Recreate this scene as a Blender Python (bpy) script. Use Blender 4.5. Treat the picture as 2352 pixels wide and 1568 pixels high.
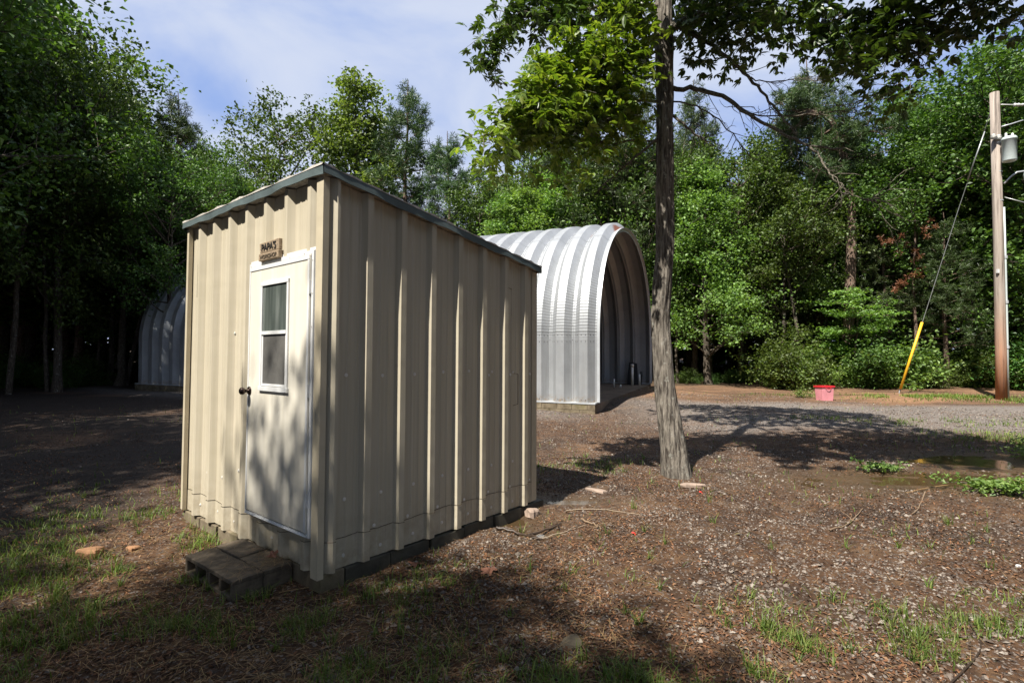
import bpy, math, random
import numpy as np
from mathutils import Vector, Matrix
R = math.radians
rng = np.random.default_rng(7)
random.seed(7)
scene = bpy.context.scene
for o in list(bpy.data.objects): bpy.data.objects.remove(o)
COL = scene.collection

# ---------------------------------------------------------------- camera
cam_d = bpy.data.cameras.new('camera'); cam = bpy.data.objects.new('camera', cam_d); COL.objects.link(cam)
cam_d.sensor_width = 36; cam_d.lens = 36 * 1200 / 2352; cam_d.clip_start = 0.05; cam_d.clip_end = 2000
cam.location = (0, 0, 1.6); cam.rotation_euler = (R(90) + math.atan(16 / 1200), 0, 0)
scene.camera = cam
# ---------------------------------------------------------------- sky and sun
SUN_AZ, SUN_EL = 35.5, 57.0      # the light travels towards 35.5 deg right of straight ahead
w = bpy.data.worlds.new('World'); scene.world = w; w.use_nodes = True
wn = w.node_tree; wn.nodes.clear()
def nd(nt, t, **k):
    n = nt.nodes.new(t)
    for a, b in k.items():
        if a.startswith('_'): n.inputs[a[1:]].default_value = b
        else: setattr(n, a, b)
    return n
sky = nd(wn, 'ShaderNodeTexSky', sky_type='NISHITA', sun_disc=False, sun_elevation=R(SUN_EL), sun_rotation=R(180 + SUN_AZ))
sky.dust_density = 0.6; sky.air_density = 1.0; sky.ozone_density = 3.0
tc = nd(wn, 'ShaderNodeTexCoord'); mp = nd(wn, 'ShaderNodeMapping'); mp.inputs['Scale'].default_value = (1.3, 1.3, 3.2)
mp.inputs['Location'].default_value = (0.35, 0.2, 0.1)
wn.links.new(tc.outputs['Generated'], mp.inputs[0])
cn = nd(wn, 'ShaderNodeTexNoise', _Scale=1.7, _Detail=6.0, _Roughness=0.52, _Distortion=0.5); wn.links.new(mp.outputs[0], cn.inputs['Vector'])
cr = nd(wn, 'ShaderNodeMapRange'); cr.interpolation_type = 'SMOOTHSTEP'
for i, v in zip((1, 2, 3, 4), (0.33, 0.60, 0.0, 1.0)): cr.inputs[i].default_value = v
wn.links.new(cn.outputs[0], cr.inputs[0])
cv = nd(wn, 'ShaderNodeMix', data_type='RGBA'); wn.links.new(cr.outputs[0], cv.inputs[0]); cv.inputs[6].default_value = (3.8, 5.5, 10.2, 1); cv.inputs[7].default_value = (8.2, 9.0, 11.0, 1)
mx = nd(wn, 'ShaderNodeMix', data_type='RGBA'); mx.inputs[0].default_value = 0.85
wn.links.new(sky.outputs[0], mx.inputs[6]); wn.links.new(cv.outputs[2], mx.inputs[7])
bg = nd(wn, 'ShaderNodeBackground', _Strength=0.042); wn.links.new(mx.outputs[2], bg.inputs[0])
wo = nd(wn, 'ShaderNodeOutputWorld'); wn.links.new(bg.outputs[0], wo.inputs[0])
sd = bpy.data.lights.new('sun', 'SUN'); sun = bpy.data.objects.new('sun', sd); COL.objects.link(sun)
sd.energy = 5.0; sd.angle = R(0.55); sd.color = (1, 0.95, 0.86)
az, el = R(SUN_AZ), R(SUN_EL)
LD = Vector((math.sin(az) * math.cos(el), math.cos(az) * math.cos(el), -math.sin(el)))
sun.rotation_euler = LD.to_track_quat('-Z', 'Y').to_euler()
scene.view_settings.view_transform = 'Standard'; scene.view_settings.look = 'None'
scene.view_settings.exposure = 1.12; scene.view_settings.gamma = 1.0
scene.cycles.max_bounces = 6; scene.cycles.diffuse_bounces = 3; scene.cycles.glossy_bounces = 3; scene.cycles.transmission_bounces = 4
scene.cycles.use_denoising = True; scene.cycles.sample_clamp_indirect = 4

# ---------------------------------------------------------------- helpers
def tag(o, label=None, cat=None, group=None, kind=None):
    if label: o['label'] = label
    if cat: o['category'] = cat
    if group: o['group'] = group
    if kind: o['kind'] = kind
    return o
def empty(name, loc=(0, 0, 0), rz=0):
    o = bpy.data.objects.new(name, None); COL.objects.link(o); o.location = loc; o.rotation_euler = (0, 0, rz)
    o.empty_display_size = 0.1
    return o
def link(name, me, parent=None):
    o = bpy.data.objects.new(name, me); COL.objects.link(o)
    if parent is not None: o.parent = parent
    return o
def np_mesh(name, V, F, mat=None, smooth=False, mats=None, midx=None):
    """V (n,3), F (m,k) all faces with k corners"""
    V = np.ascontiguousarray(V, dtype=np.float32); F = np.ascontiguousarray(F, dtype=np.int32)
    me = bpy.data.meshes.new(name); me.vertices.add(len(V)); me.vertices.foreach_set('co', V.ravel())
    k = F.shape[1]; me.loops.add(F.size); me.loops.foreach_set('vertex_index', F.ravel())
    me.polygons.add(len(F)); me.polygons.foreach_set('loop_start', np.arange(0, F.size, k, dtype=np.int32))
    me.polygons.foreach_set('loop_total', np.full(len(F), k, dtype=np.int32))
    me.polygons.foreach_set('use_smooth', np.full(len(F), smooth, dtype=bool))
    if mat: me.materials.append(mat)
    me.update(calc_edges=True)
    return me
class MB:
    def __init__(s): s.v = []; s.f = []
    def add(s, V, F):
        b = len(s.v); s.v += [tuple(map(float, p)) for p in V]; s.f += [tuple(i + b for i in f) for f in F]; return s
    def box(s, a, b, rot=None, piv=None):
        x0, y0, z0 = a; x1, y1, z1 = b
        V = [(x0, y0, z0), (x1, y0, z0), (x1, y1, z0), (x0, y1, z0), (x0, y0, z1), (x1, y0, z1), (x1, y1, z1), (x0, y1, z1)]
        return s.add(V, [(0, 3, 2, 1), (4, 5, 6, 7), (0, 1, 5, 4), (1, 2, 6, 5), (2, 3, 7, 6), (3, 0, 4, 7)])
    def tube(s, pts, rad, n=8, cap=True):
        V, F = tube_np(np.array(pts, float), np.array(rad, float) * np.ones(len(pts)), n)
        L = len(pts); F = [tuple(f) for f in F]
        if cap: F += [tuple(range(n - 1, -1, -1)), tuple(range((L - 1) * n, L * n))]
        return s.add(V, F)
    def lathe(s, prof, c=(0, 0, 0), axis='z', n=16):
        V = []; 
        for r, h in prof:
            for i in range(n):
                a = 2 * math.pi * i / n; p = (r * math.cos(a), r * math.sin(a), h)
                if axis == 'x': p = (h, p[0], p[1])
                if axis == 'y': p = (p[0], h, p[1])
                V.append((c[0] + p[0], c[1] + p[1], c[2] + p[2]))
        F = [(j * n + i, j * n + (i + 1) % n, (j + 1) * n + (i + 1) % n, (j + 1) * n + i) for j in range(len(prof) - 1) for i in range(n)]
        F += [tuple(range(n - 1, -1, -1)), tuple(range((len(prof) - 1) * n, len(prof) * n))]
        return s.add(V, F)
    def build(s, name, mat, parent=None, smooth=False, bevel=0):
        me = bpy.data.meshes.new(name); me.from_pydata(s.v, [], s.f); me.materials.append(mat)
        me.polygons.foreach_set('use_smooth', [smooth] * len(me.polygons)); me.validate(); me.update()
        o = link(name, me, parent)
        if bevel:
            m = o.modifiers.new('bevel', 'BEVEL'); m.width = bevel; m.segments = 2; m.limit_method = 'ANGLE'; m.angle_limit = R(40)
        return o
def tube_np(P, rad, n=6):
    L = len(P); T = np.gradient(P, axis=0); T /= np.linalg.norm(T, axis=1, keepdims=True) + 1e-9
    ref = np.array([0, 0, 1.]) if abs(T[0, 2]) < 0.9 else np.array([1., 0, 0])
    U = np.cross(T, ref); U /= np.linalg.norm(U, axis=1, keepdims=True) + 1e-9
    for i in range(1, L):
        if U[i] @ U[i - 1] < 0: U[i] *= -1
    W = np.cross(T, U)
    a = np.linspace(0, 2 * np.pi, n, endpoint=False)
    V = P[:, None] + rad[:, None, None] * (U[:, None] * np.cos(a)[None, :, None] + W[:, None] * np.sin(a)[None, :, None])
    i = np.arange(L - 1)[:, None] * n; j = np.arange(n)[None]; j2 = (j + 1) % n
    F = np.stack([i + j, i + j2, i + n + j2, i + n + j], -1).reshape(-1, 4)
    return V.reshape(-1, 3), F
class Wood:
    def __init__(s): s.V = []; s.F = []; s.b = 0
    def tube(s, P, rad, n=6):
        V, F = tube_np(np.asarray(P, float), np.asarray(rad, float) * np.ones(len(P)), n); s.V.append(V); s.F.append(F + s.b); s.b += len(V)
    def mesh(s, name, mat): return np_mesh(name, np.concatenate(s.V), np.concatenate(s.F), mat, True)
def lattice(ix, iy, seed):
    h = (ix.astype(np.int64) * 374761393 + iy.astype(np.int64) * 668265263 + seed * 1442695041) & 0x7fffffff
    h = ((h ^ (h >> 13)) * 1274126177) & 0x7fffffff
    return ((h ^ (h >> 16)) & 0xffff) / 65535.0
def vnoise(x, y, seed=0):
    ix = np.floor(x).astype(np.int64); iy = np.floor(y).astype(np.int64); fx = x - ix; fy = y - iy
    fx = fx * fx * (3 - 2 * fx); fy = fy * fy * (3 - 2 * fy)
    a = lattice(ix, iy, seed); b = lattice(ix + 1, iy, seed); c = lattice(ix, iy + 1, seed); d = lattice(ix + 1, iy + 1, seed)
    return (a * (1 - fx) + b * fx) * (1 - fy) + (c * (1 - fx) + d * fx) * fy
def fbm(x, y, seed=0, o=4):
    s = 0; a = .5; 
    for k in range(o): s = s + a * vnoise(x * 2 ** k, y * 2 ** k, seed + k * 17); a *= .5
    return s / (1 - .5 ** o)
def sstep(a, b, x): t = np.clip((x - a) / (b - a), 0, 1); return t * t * (3 - 2 * t)
def bezier_smooth(P, k=6):
    P = np.array(P, float); n = len(P); out = []
    for i in range(n - 1):
        p0 = P[max(i - 1, 0)]; p1 = P[i]; p2 = P[i + 1]; p3 = P[min(i + 2, n - 1)]
        for t in np.linspace(0, 1, k, endpoint=False):
            out.append(.5 * ((2 * p1) + (-p0 + p2) * t + (2 * p0 - 5 * p1 + 4 * p2 - p3) * t * t + (-p0 + 3 * p1 - 3 * p2 + p3) * t ** 3))
    out.append(P[-1]); return np.array(out)
def at(px, py, Y):      # world point at depth Y seen at photo position (2352 x 1568 frame)
    u = (px - 1176) / 1200; v = (784 - py) / 1200; t = math.atan(16 / 1200)
    d = np.array([u, math.cos(t) - v * math.sin(t), math.sin(t) + v * math.cos(t)])
    return np.array([0, 0, 1.6]) + d * Y / d[1]

# ---------------------------------------------------------------- materials
def new_mat(name):
    m = bpy.data.materials.new(name); m.use_nodes = True; nt = m.node_tree; b = nt.nodes['Principled BSDF']
    return m, nt, b
def ramp(nt, fac, stops):
    r = nt.nodes.new('ShaderNodeValToRGB'); e = r.color_ramp.elements
    while len(e) > 1: e.remove(e[0])
    e[0].position = stops[0][0]; e[0].color = (*stops[0][1], 1)
    for p, c in stops[1:]: x = e.new(p); x.color = (*c, 1)
    nt.links.new(fac, r.inputs[0]); return r.outputs[0]
def noise(nt, scale, detail=4, rough=.55, vec=None, stretch=None, dist=0):
    n = nd(nt, 'ShaderNodeTexNoise', _Scale=scale, _Detail=float(detail), _Roughness=rough, _Distortion=float(dist))
    if vec is None: vec = nd(nt, 'ShaderNodeTexCoord').outputs['Object']
    if stretch:
        m = nd(nt, 'ShaderNodeMapping'); m.inputs['Scale'].default_value = stretch; nt.links.new(vec, m.inputs[0]); vec = m.outputs[0]
    nt.links.new(vec, n.inputs['Vector']); return n.outputs[0]
def mixc(nt, fac, a, b, mode='MIX'):
    m = nd(nt, 'ShaderNodeMix', data_type='RGBA', blend_type=mode)
    for s, v in ((0, fac), (6, a), (7, b)):
        if hasattr(v, 'is_linked') or hasattr(v, 'links'): nt.links.new(v, m.inputs[s])
        elif s == 0: m.inputs[0].default_value = v
        else: m.inputs[s].default_value = (*v, 1)
    return m.outputs[2]
def bump(nt, b, h, strength=.3, dist=.01, normal=None):
    n = nd(nt, 'ShaderNodeBump', _Strength=strength, _Distance=dist); nt.links.new(h, n.inputs['Height'])
    if normal: nt.links.new(normal, n.inputs['Normal'])
    if b: nt.links.new(n.outputs[0], b.inputs['Normal'])
    return n.outputs[0]
def mrange(nt, v, a, b, c=0, d=1):
    m = nd(nt, 'ShaderNodeMapRange'); nt.links.new(v, m.inputs[0])
    for i, x in zip((1, 2, 3, 4), (a, b, c, d)): m.inputs[i].default_value = x
    return m.outputs[0]
def attr(nt, name): return nd(nt, 'ShaderNodeAttribute', attribute_name=name).outputs['Fac']
def simple(name, c, rough=.6, metal=0, var=.12, scale=8, bumpn=0, bscale=60, spec=.5, stretch=None):
    m, nt, b = new_mat(name); n = noise(nt, scale, 5, .6, stretch=stretch)
    lo = tuple(x * (1 - var) for x in c); hi = tuple(min(1, x * (1 + var)) for x in c)
    nt.links.new(ramp(nt, n, [(.3, lo), (.7, hi)]), b.inputs['Base Color']); b.inputs['Roughness'].default_value = rough
    b.inputs['Metallic'].default_value = metal; b.inputs['Specular IOR Level'].default_value = spec
    if bumpn: bump(nt, b, noise(nt, bscale, 4, .6), bumpn, .004)
    return m
def leaf_mat(name, cols, trans=.35, hue=.02, rough=.5, spec=.4):
    m, nt, b = new_mat(name); g = nd(nt, 'ShaderNodeNewGeometry'); oi = nd(nt, 'ShaderNodeObjectInfo')
    c = ramp(nt, g.outputs['Random Per Island'], [(i / (len(cols) - 1), x) for i, x in enumerate(cols)])
    big = noise(nt, .55, 2); hs = nd(nt, 'ShaderNodeHueSaturation'); nt.links.new(c, hs.inputs['Color'])
    nt.links.new(mrange(nt, oi.outputs['Random'], 0, 1, .5 - hue, .5 + hue), hs.inputs['Hue'])
    mv = nd(nt, 'ShaderNodeMath', operation='MULTIPLY'); nt.links.new(mrange(nt, big, .3, .7, .7, 1.3), mv.inputs[0])
    nt.links.new(mrange(nt, oi.outputs['Random'], 0, 1, .85, 1.2), mv.inputs[1]); nt.links.new(mv.outputs[0], hs.inputs['Value'])
    col = hs.outputs[0]
    nt.links.new(col, b.inputs['Base Color']); b.inputs['Roughness'].default_value = rough; b.inputs['Specular IOR Level'].default_value = spec
    t = nd(nt, 'ShaderNodeBsdfTranslucent'); tcol = mixc(nt, 1.0, col, (1.25, 1.35, .45), 'MULTIPLY'); nt.links.new(tcol, t.inputs[0])
    ms = nd(nt, 'ShaderNodeMixShader'); ms.inputs[0].default_value = trans
    nt.links.new(b.outputs[0], ms.inputs[1]); nt.links.new(t.outputs[0], ms.inputs[2]); nt.links.new(ms.outputs[0], nt.nodes['Material Output'].inputs[0])
    return m
M = {}
M['leaf_oak'] = leaf_mat('oak_leaves', [(.032, .062, .013), (.055, .10, .019), (.09, .15, .03), (.13, .20, .042)], .3)
M['leaf_light'] = leaf_mat('sweetgum_leaves', [(.075, .13, .03), (.12, .195, .045), (.175, .26, .065), (.23, .32, .095)], .4)
M['needle'] = leaf_mat('pine_needles', [(.03, .055, .018), (.05, .085, .026), (.08, .12, .035)], .15, .02, .45)
M['needle_brown'] = leaf_mat('dead_needles', [(.16, .075, .03), (.25, .12, .05)], .15, .02)
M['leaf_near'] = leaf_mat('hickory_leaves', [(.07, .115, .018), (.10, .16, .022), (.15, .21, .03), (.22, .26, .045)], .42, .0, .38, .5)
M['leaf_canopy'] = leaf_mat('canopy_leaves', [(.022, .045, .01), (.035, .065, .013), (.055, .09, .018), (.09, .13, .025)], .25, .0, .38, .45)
M['shrub'] = leaf_mat('shrub_leaves', [(.04, .08, .018), (.07, .13, .025), (.11, .19, .04)], .35, .035)
def bark(name, dark, light, sc=1.0, moss=False, st=(9, 9, 1.3)):
    m, nt, b = new_mat(name)
    n1 = noise(nt, 5 * sc, 6, .65, stretch=st, dist=.4); n2 = noise(nt, 1.6 * sc, 4, .6); n3 = noise(nt, 14 * sc, 3, .6)
    c = ramp(nt, n1, [(.40, dark), (.5, tuple((a + b_) / 2 for a, b_ in zip(dark, light))), (.60, light)])
    c = mixc(nt, mrange(nt, n3, .60, .68, 0, .5), c, (.42, .43, .38))      # lichen flecks
    c = mixc(nt, mrange(nt, n2, .35, .7, .0, .5), c, tuple(x * .45 for x in light))
    if moss:
        tcn = nd(nt, 'ShaderNodeTexCoord'); s = nd(nt, 'ShaderNodeSeparateXYZ'); nt.links.new(tcn.outputs['Object'], s.inputs[0])
        a = nd(nt, 'ShaderNodeMath', operation='MULTIPLY'); nt.links.new(mrange(nt, s.outputs['X'], .08, .17, 0, 1), a.inputs[0])
        z = nd(nt, 'ShaderNodeMath', operation='MULTIPLY'); nt.links.new(mrange(nt, s.outputs['Z'], .22, .36, 0, 1), z.inputs[0]); nt.links.new(mrange(nt, s.outputs['Z'], .55, .66, 1, 0), z.inputs[1])
        nt.links.new(z.outputs[0], a.inputs[1]); e = nd(nt, 'ShaderNodeMath', operation='MULTIPLY'); nt.links.new(a.outputs[0], e.inputs[0]); nt.links.new(mrange(nt, n1, .35, .5, .2, 1), e.inputs[1])
        c = mixc(nt, e.outputs[0], c, (.05, .052, .008))
    nt.links.new(c, b.inputs['Base Color']); b.inputs['Roughness'].default_value = .9; b.inputs['Specular IOR Level'].default_value = .2
    bump(nt, b, n1, .9, .03)
    return m
M['bark_oak'] = bark('grey_bark', (.035, .027, .02), (.13, .105, .08))
M['bark_pine'] = bark('pine_bark', (.06, .035, .025), (.24, .17, .13))
M['bark_near'] = bark('ridged_bark', (.038, .030, .025), (.27, .24, .20), 1.0, True, (7, 7, .95))
M['bark_branch'] = bark('branch_bark', (.05, .04, .03), (.26, .23, .18), 4, st=(3, 3, 3))
# beige ribbed sheet metal, faint vertical weather streaks
m, nt, b = new_mat('beige_sheet_metal'); s1 = noise(nt, 1.0, 4, .6, stretch=(30, 30, .5)); s2 = noise(nt, 2.2, 4, .6)
c = ramp(nt, s1, [(.3, (.395, .350, .260)), (.7, (.475, .423, .325))]); c = mixc(nt, mrange(nt, s2, .45, .8, 0, .35), c, (.38, .335, .23))
tcn = nd(nt, 'ShaderNodeTexCoord'); sp_ = nd(nt, 'ShaderNodeSeparateXYZ'); nt.links.new(tcn.outputs['Object'], sp_.inputs[0])
dirt = nd(nt, 'ShaderNodeMath', operation='MULTIPLY'); nt.links.new(mrange(nt, sp_.outputs['Z'], 0, .42, 1, 0), dirt.inputs[0]); nt.links.new(mrange(nt, noise(nt, 9, 6, .7), .4, .72, 0, .6), dirt.inputs[1])
c = mixc(nt, dirt.outputs[0], c, (.20, .15, .09))
nt.links.new(c, b.inputs['Base Color']); b.inputs['Roughness'].default_value = .5; b.inputs['Specular IOR Level'].default_value = .35
rs = noise(nt, 1.0, 5, .7, stretch=(55, 55, 1.6)); c = mixc(nt, mrange(nt, rs, .64, .76, 0, .4), c, (.27, .20, .13)); nt.links.new(c, b.inputs['Base Color'])
nt.links.new(mrange(nt, s1, .3, .7, .38, .6), b.inputs['Roughness'])
bn = bump(nt, None, noise(nt, 1.6, 2, .5, stretch=(1, 1, 2.2)), .5, .012); bump(nt, b, s2, .25, .004, bn); M['beige'] = m
M['trim'] = simple('beige_trim', (.455, .395, .285), .5, var=.08)
M['fascia'] = simple('grey_green_drip_edge', (.085, .11, .112), .45, var=.18, scale=6, bumpn=.2, bscale=14)
M['shingle'] = simple('pale_roofing', (.5, .47, .42), .9, var=.35, scale=22, bumpn=.8, bscale=90)
# door
m, nt, b = new_mat('cream_door_skin'); s1 = noise(nt, 1, 5, .6, stretch=(26, 26, .7)); c = ramp(nt, s1, [(.3, (.58, .54, .45)), (.7, (.67, .63, .54))])
gr = noise(nt, 5, 6, .65); c = mixc(nt, mrange(nt, gr, .56, .8, 0, .45), c, (.50, .45, .36)); nt.links.new(c, b.inputs['Base Color']); b.inputs['Roughness'].default_value = .45
bump(nt, b, noise(nt, 1.2, 2, .5), .3, .02); M['door'] = m
M['white_alu'] = simple('white_aluminium', (.62, .62, .61), .35, .0, var=.07, scale=12)
m, nt, b = new_mat('dirty_glass'); g = noise(nt, 1, 5, .6, stretch=(16, 16, 1.2)); c = ramp(nt, g, [(.35, (.045, .055, .05)), (.55, (.09, .105, .095)), (.72, (.19, .205, .19))])
nt.links.new(c, b.inputs['Base Color']); b.inputs['Roughness'].default_value = .22; b.inputs['Specular IOR Level'].default_value = .5; M['glass'] = m
m, nt, b = new_mat('insect_screen'); g = noise(nt, 7, 5, .7); c = ramp(nt, g, [(.35, (.075, .072, .066)), (.7, (.125, .12, .11))]); nt.links.new(c, b.inputs['Base Color']); b.inputs['Roughness'].default_value = .6; M['screen'] = m
M['dark_metal'] = simple('bronze_metal', (.05, .035, .03), .25, .9, var=.3)
M['screw'] = simple('screw_heads', (.62, .60, .56), .4, .2)
m, nt, b = new_mat('concrete_block'); g = noise(nt, 7, 6, .65); c = ramp(nt, g, [(.3, (.085, .068, .045)), (.5, (.155, .125, .085)), (.72, (.23, .19, .13))])
c = mixc(nt, mrange(nt, noise(nt, 3, 4, .6), .5, .75, 0, .6), c, (.14, .13, .05)); nt.links.new(c, b.inputs['Base Color']); b.inputs['Roughness'].default_value = .95; b.inputs['Specular IOR Level'].default_value = .2
bump(nt, b, noise(nt, 120, 3, .7), .7, .004); M['block'] = m
M['step_block'] = simple('weathered_block', (.115, .09, .062), .95, var=.5, scale=14, bumpn=.9, bscale=90)
M['shaded_block'] = simple('shaded_wet_block', (.055, .05, .036), .8, var=.4, scale=9, bumpn=.6, bscale=120)  # block colour darkened to hold the deep shade and wet by the side wall
# galvanised quonset steel
m, nt, b = new_mat('galvanised_steel'); g1 = noise(nt, 1.1, 5, .6); g2 = noise(nt, 26, 2, .5)
c = ramp(nt, g1, [(.3, (.28, .292, .305)), (.7, (.37, .383, .395))]); c = mixc(nt, mrange(nt, g2, .4, .65, 0, .12), c, (.38, .41, .44))
sk = noise(nt, 1, 5, .65, stretch=(9, 9, .6)); c = mixc(nt, mrange(nt, sk, .5, .72, 0, .5), c, (.25, .25, .245))
low = mrange(nt, attr(nt, 'rust'), .42, .62, 0, 1); c = mixc(nt, low, c, (.20, .07, .035))
st = nd(nt, 'ShaderNodeMath', operation='MULTIPLY'); nt.links.new(attr(nt, 'foot'), st.inputs[0]); nt.links.new(mrange(nt, noise(nt, 12, 5, .7), .42, .66, 0, 1), st.inputs[1])
c = mixc(nt, st.outputs[0], c, (.28, .19, .10)); nt.links.new(c, b.inputs['Base Color'])
b.inputs['Metallic'].default_value = .42; b.inputs['Roughness'].default_value = .5; b.inputs['Specular IOR Level'].default_value = .45
M['galv'] = m
M['galv_edge'] = simple('galvanised_trim', (.45, .47, .49), .38, .25, var=.08)
M['pvc'] = simple('white_pipe', (.72, .71, .66), .5, var=.06)
M['black'] = simple('black_plastic', (.012, .012, .013), .6, var=.2)
M['slab'] = simple('dusty_slab', (.19, .135, .095), .95, var=.35, scale=2.5, bumpn=.3)
M['pinkred'] = simple('faded_red_plastic', (.60, .24, .27), .55, var=.14, scale=5)
M['red'] = simple('red_plastic_rim', (.55, .02, .03), .4, var=.1)
M['yellow'] = simple('yellow_guard', (.75, .42, .02), .5, var=.1)
M['wire'] = simple('steel_wire', (.30, .31, .30), .4, .6)
m, nt, b = new_mat('pole_wood'); s1 = noise(nt, 1, 6, .7, stretch=(14, 14, .5)); c = ramp(nt, s1, [(.38, (.10, .08, .065)), (.47, (.26, .215, .18)), (.7, (.38, .33, .28))])
tcn = nd(nt, 'ShaderNodeTexCoord'); sp_ = nd(nt, 'ShaderNodeSeparateXYZ'); nt.links.new(tcn.outputs['Object'], sp_.inputs[0])
rr = nd(nt, 'ShaderNodeMath', operation='MULTIPLY'); nt.links.new(mrange(nt, sp_.outputs['Z'], .4, 3.4, 1, 0), rr.inputs[0]); nt.links.new(mrange(nt, s1, .3, .62, .35, 1), rr.inputs[1])
c = mixc(nt, rr.outputs[0], c, (.34, .12, .035)); nt.links.new(c, b.inputs['Base Color']); b.inputs['Roughness'].default_value = .85; bump(nt, b, s1, .5, .01); M['pole'] = m
M['trafo'] = simple('grey_transformer_paint', (.50, .56, .55), .4, .1, var=.06)
M['porcelain'] = simple('pale_porcelain', (.6, .6, .58), .25)
M['signwood'] = simple('weathered_board', (.25, .185, .12), .9, var=.45, scale=16, bumpn=.9, bscale=60, stretch=(1, 3, 10))
M['signpaint'] = simple('dark_lettering', (.012, .009, .007), .8)
M['paleletter'] = simple('pale_worn_lettering', (.07, .05, .03), .9)
# ---------------------------------------------------------------- ground
def ground_h(x, y):
    x = np.asarray(x, float); y = np.asarray(y, float)
    h = (fbm(x * .35, y * .35, 3, 3) - .5) * .16 * sstep(3, 9, np.hypot(x, y)) + (fbm(x * 2.2, y * 2.2, 11, 4) - .5) * .045 + (fbm(x * 9, y * 9, 5, 3) - .5) * .02
    # mound of dirt rising to the hut floor at its open end
    tx, ty = x - 2.2, y - 12.8; a = tx * .41 + ty * .912; s = tx * (-.912) + ty * .41      # a across, s along the axis
    m = sstep(-2.6, .1, s) * sstep(.5, 2.2, a) * sstep(9.5, 7.2, a); h = h * (1 - m) + m * .22
    inside = (s > -.05) & (a > -.3) & (a < 7.9); h = np.where(inside, np.minimum(h, .19), h)
    # keep level beside the shed
    d = np.hypot(x + 1.1, y - 5.1); k = sstep(2.3, 1.5, d); h = h * (1 - k) + k * (h * .4 - .005)
    # hollows that hold water
    for cx, cy, rx, ry in PUD: h = h - .05 * np.exp(-(((x - cx) / rx) ** 2 + ((y - cy) / ry) ** 2) * 1.2)
    d = np.hypot(x, y); h = h + .45 * sstep(24, 60, d)
    return h
PUD = [(5.3, 6.4, 1.7, .55), (7.0, 7.4, 1.2, .6), (6.7, 5.3, 1.1, .35), (-.12, 4.95, .5, .2), (.62, 5.62, .5, .14), (.2, 4.6, .2, .12)]
def sinh_axis(n, lim, k): t = np.linspace(-1, 1, n); return np.sinh(t * k) / math.sinh(k) * lim
gx = sinh_axis(560, 320, 6.6); gy = sinh_axis(560, 320, 6.6) + 4.5
X, Y = np.meshgrid(gx, gy); Z = ground_h(X, Y); n = 560
ii = np.arange(n - 1)[:, None] * n + np.arange(n - 1)[None]
F = np.stack([ii, ii + 1, ii + n + 1, ii + n], -1).reshape(-1, 4)
me = np_mesh('ground', np.stack([X, Y, Z], -1).reshape(-1, 3), F, None, True)
def gmask(x, y):
    wob = (fbm(x * .5, y * .5, 31, 4) - .5)
    yy = y + wob * 2.2
    grav = sstep(8.6, 10.6, yy - .02 * x) * sstep(15.6, 14.4, yy + .0 * x) * sstep(1.5, 5, x)
    tx, ty = x - 2.2, y - 12.8; s = tx * (-.912) + ty * .41; a = tx * .41 + ty * .912
    grav = np.maximum(grav, .75 * sstep(-2.2, -.6, a + wob) * sstep(.5, -.4, a) * sstep(-1, 2, s))
    clay = sstep(14.2, 16.2, y + wob * 1.6) * sstep(26, 22, y) * sstep(1.5, 4, x)
    clay = np.maximum(clay, .35 * sstep(.62, .75, fbm(x * .8, y * .8, 77, 3)) )
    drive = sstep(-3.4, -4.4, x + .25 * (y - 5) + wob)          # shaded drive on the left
    grass = sstep(.47, .62, fbm(x * .45 + 3, y * .45, 51, 4))
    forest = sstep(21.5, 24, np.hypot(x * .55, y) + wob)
    return grav, clay, drive, grass, forest
gr_, cl_, dr_, gs_, fo_ = gmask(X, Y)
wet = np.zeros_like(X)
for cx, cy, rx, ry in PUD: wet = np.maximum(wet, np.exp(-(((X - cx) / (rx * 1.5)) ** 2 + ((Y - cy) / (ry * 1.8)) ** 2)))
for nm, A in (('gravel', gr_), ('clay', cl_), ('drive', dr_), ('wet', wet), ('forest', fo_)):
    a = me.attributes.new(nm, 'FLOAT', 'POINT'); a.data.foreach_set('value', A.astype(np.float32).ravel())
m, nt, b = new_mat('soil'); n1 = noise(nt, .9, 6, .6); n2 = noise(nt, 9, 6, .7); n3 = noise(nt, 55, 4, .7)
c = ramp(nt, n2, [(.3, (.026, .015, .009)), (.5, (.066, .034, .017)), (.7, (.13, .070, .034))])
c = mixc(nt, mrange(nt, n1, .48, .62, 0, .7), c, (.022, .013, .008))
c = mixc(nt, mrange(nt, noise(nt, 2.3, 5, .65), .52, .66, 0, .6), c, (.15, .088, .045))
vo = nd(nt, 'ShaderNodeTexVoronoi', _Scale=75.0); nt.links.new(nd(nt, 'ShaderNodeTexCoord').outputs['Object'], vo.inputs['Vector'])
sepc = nd(nt, 'ShaderNodeSeparateColor'); nt.links.new(vo.outputs['Color'], sepc.inputs[0])
gcol = ramp(nt, sepc.outputs[0], [(0, (.06, .048, .04)), (.5, (.12, .10, .085)), (1, (.25, .22, .20))])
pick = mrange(nt, sepc.outputs[1], .82, .86, 0, .8)
c = mixc(nt, pick, c, gcol)
c = mixc(nt, attr(nt, 'drive'), c, mixc(nt, mrange(nt, n3, .45, .6, 0, 1), (.016, .011, .008), (.05, .036, .028)))  # drive soil also darkened in colour to deepen the shade there
gm = nd(nt, 'ShaderNodeMath', operation='MULTIPLY'); nt.links.new(attr(nt, 'gravel'), gm.inputs[0]); nt.links.new(mrange(nt, n2, .3, .5, .45, 1), gm.inputs[1])
c = mixc(nt, gm.outputs[0], c, mixc(nt, .5, gcol, (.19, .17, .155)))
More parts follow.
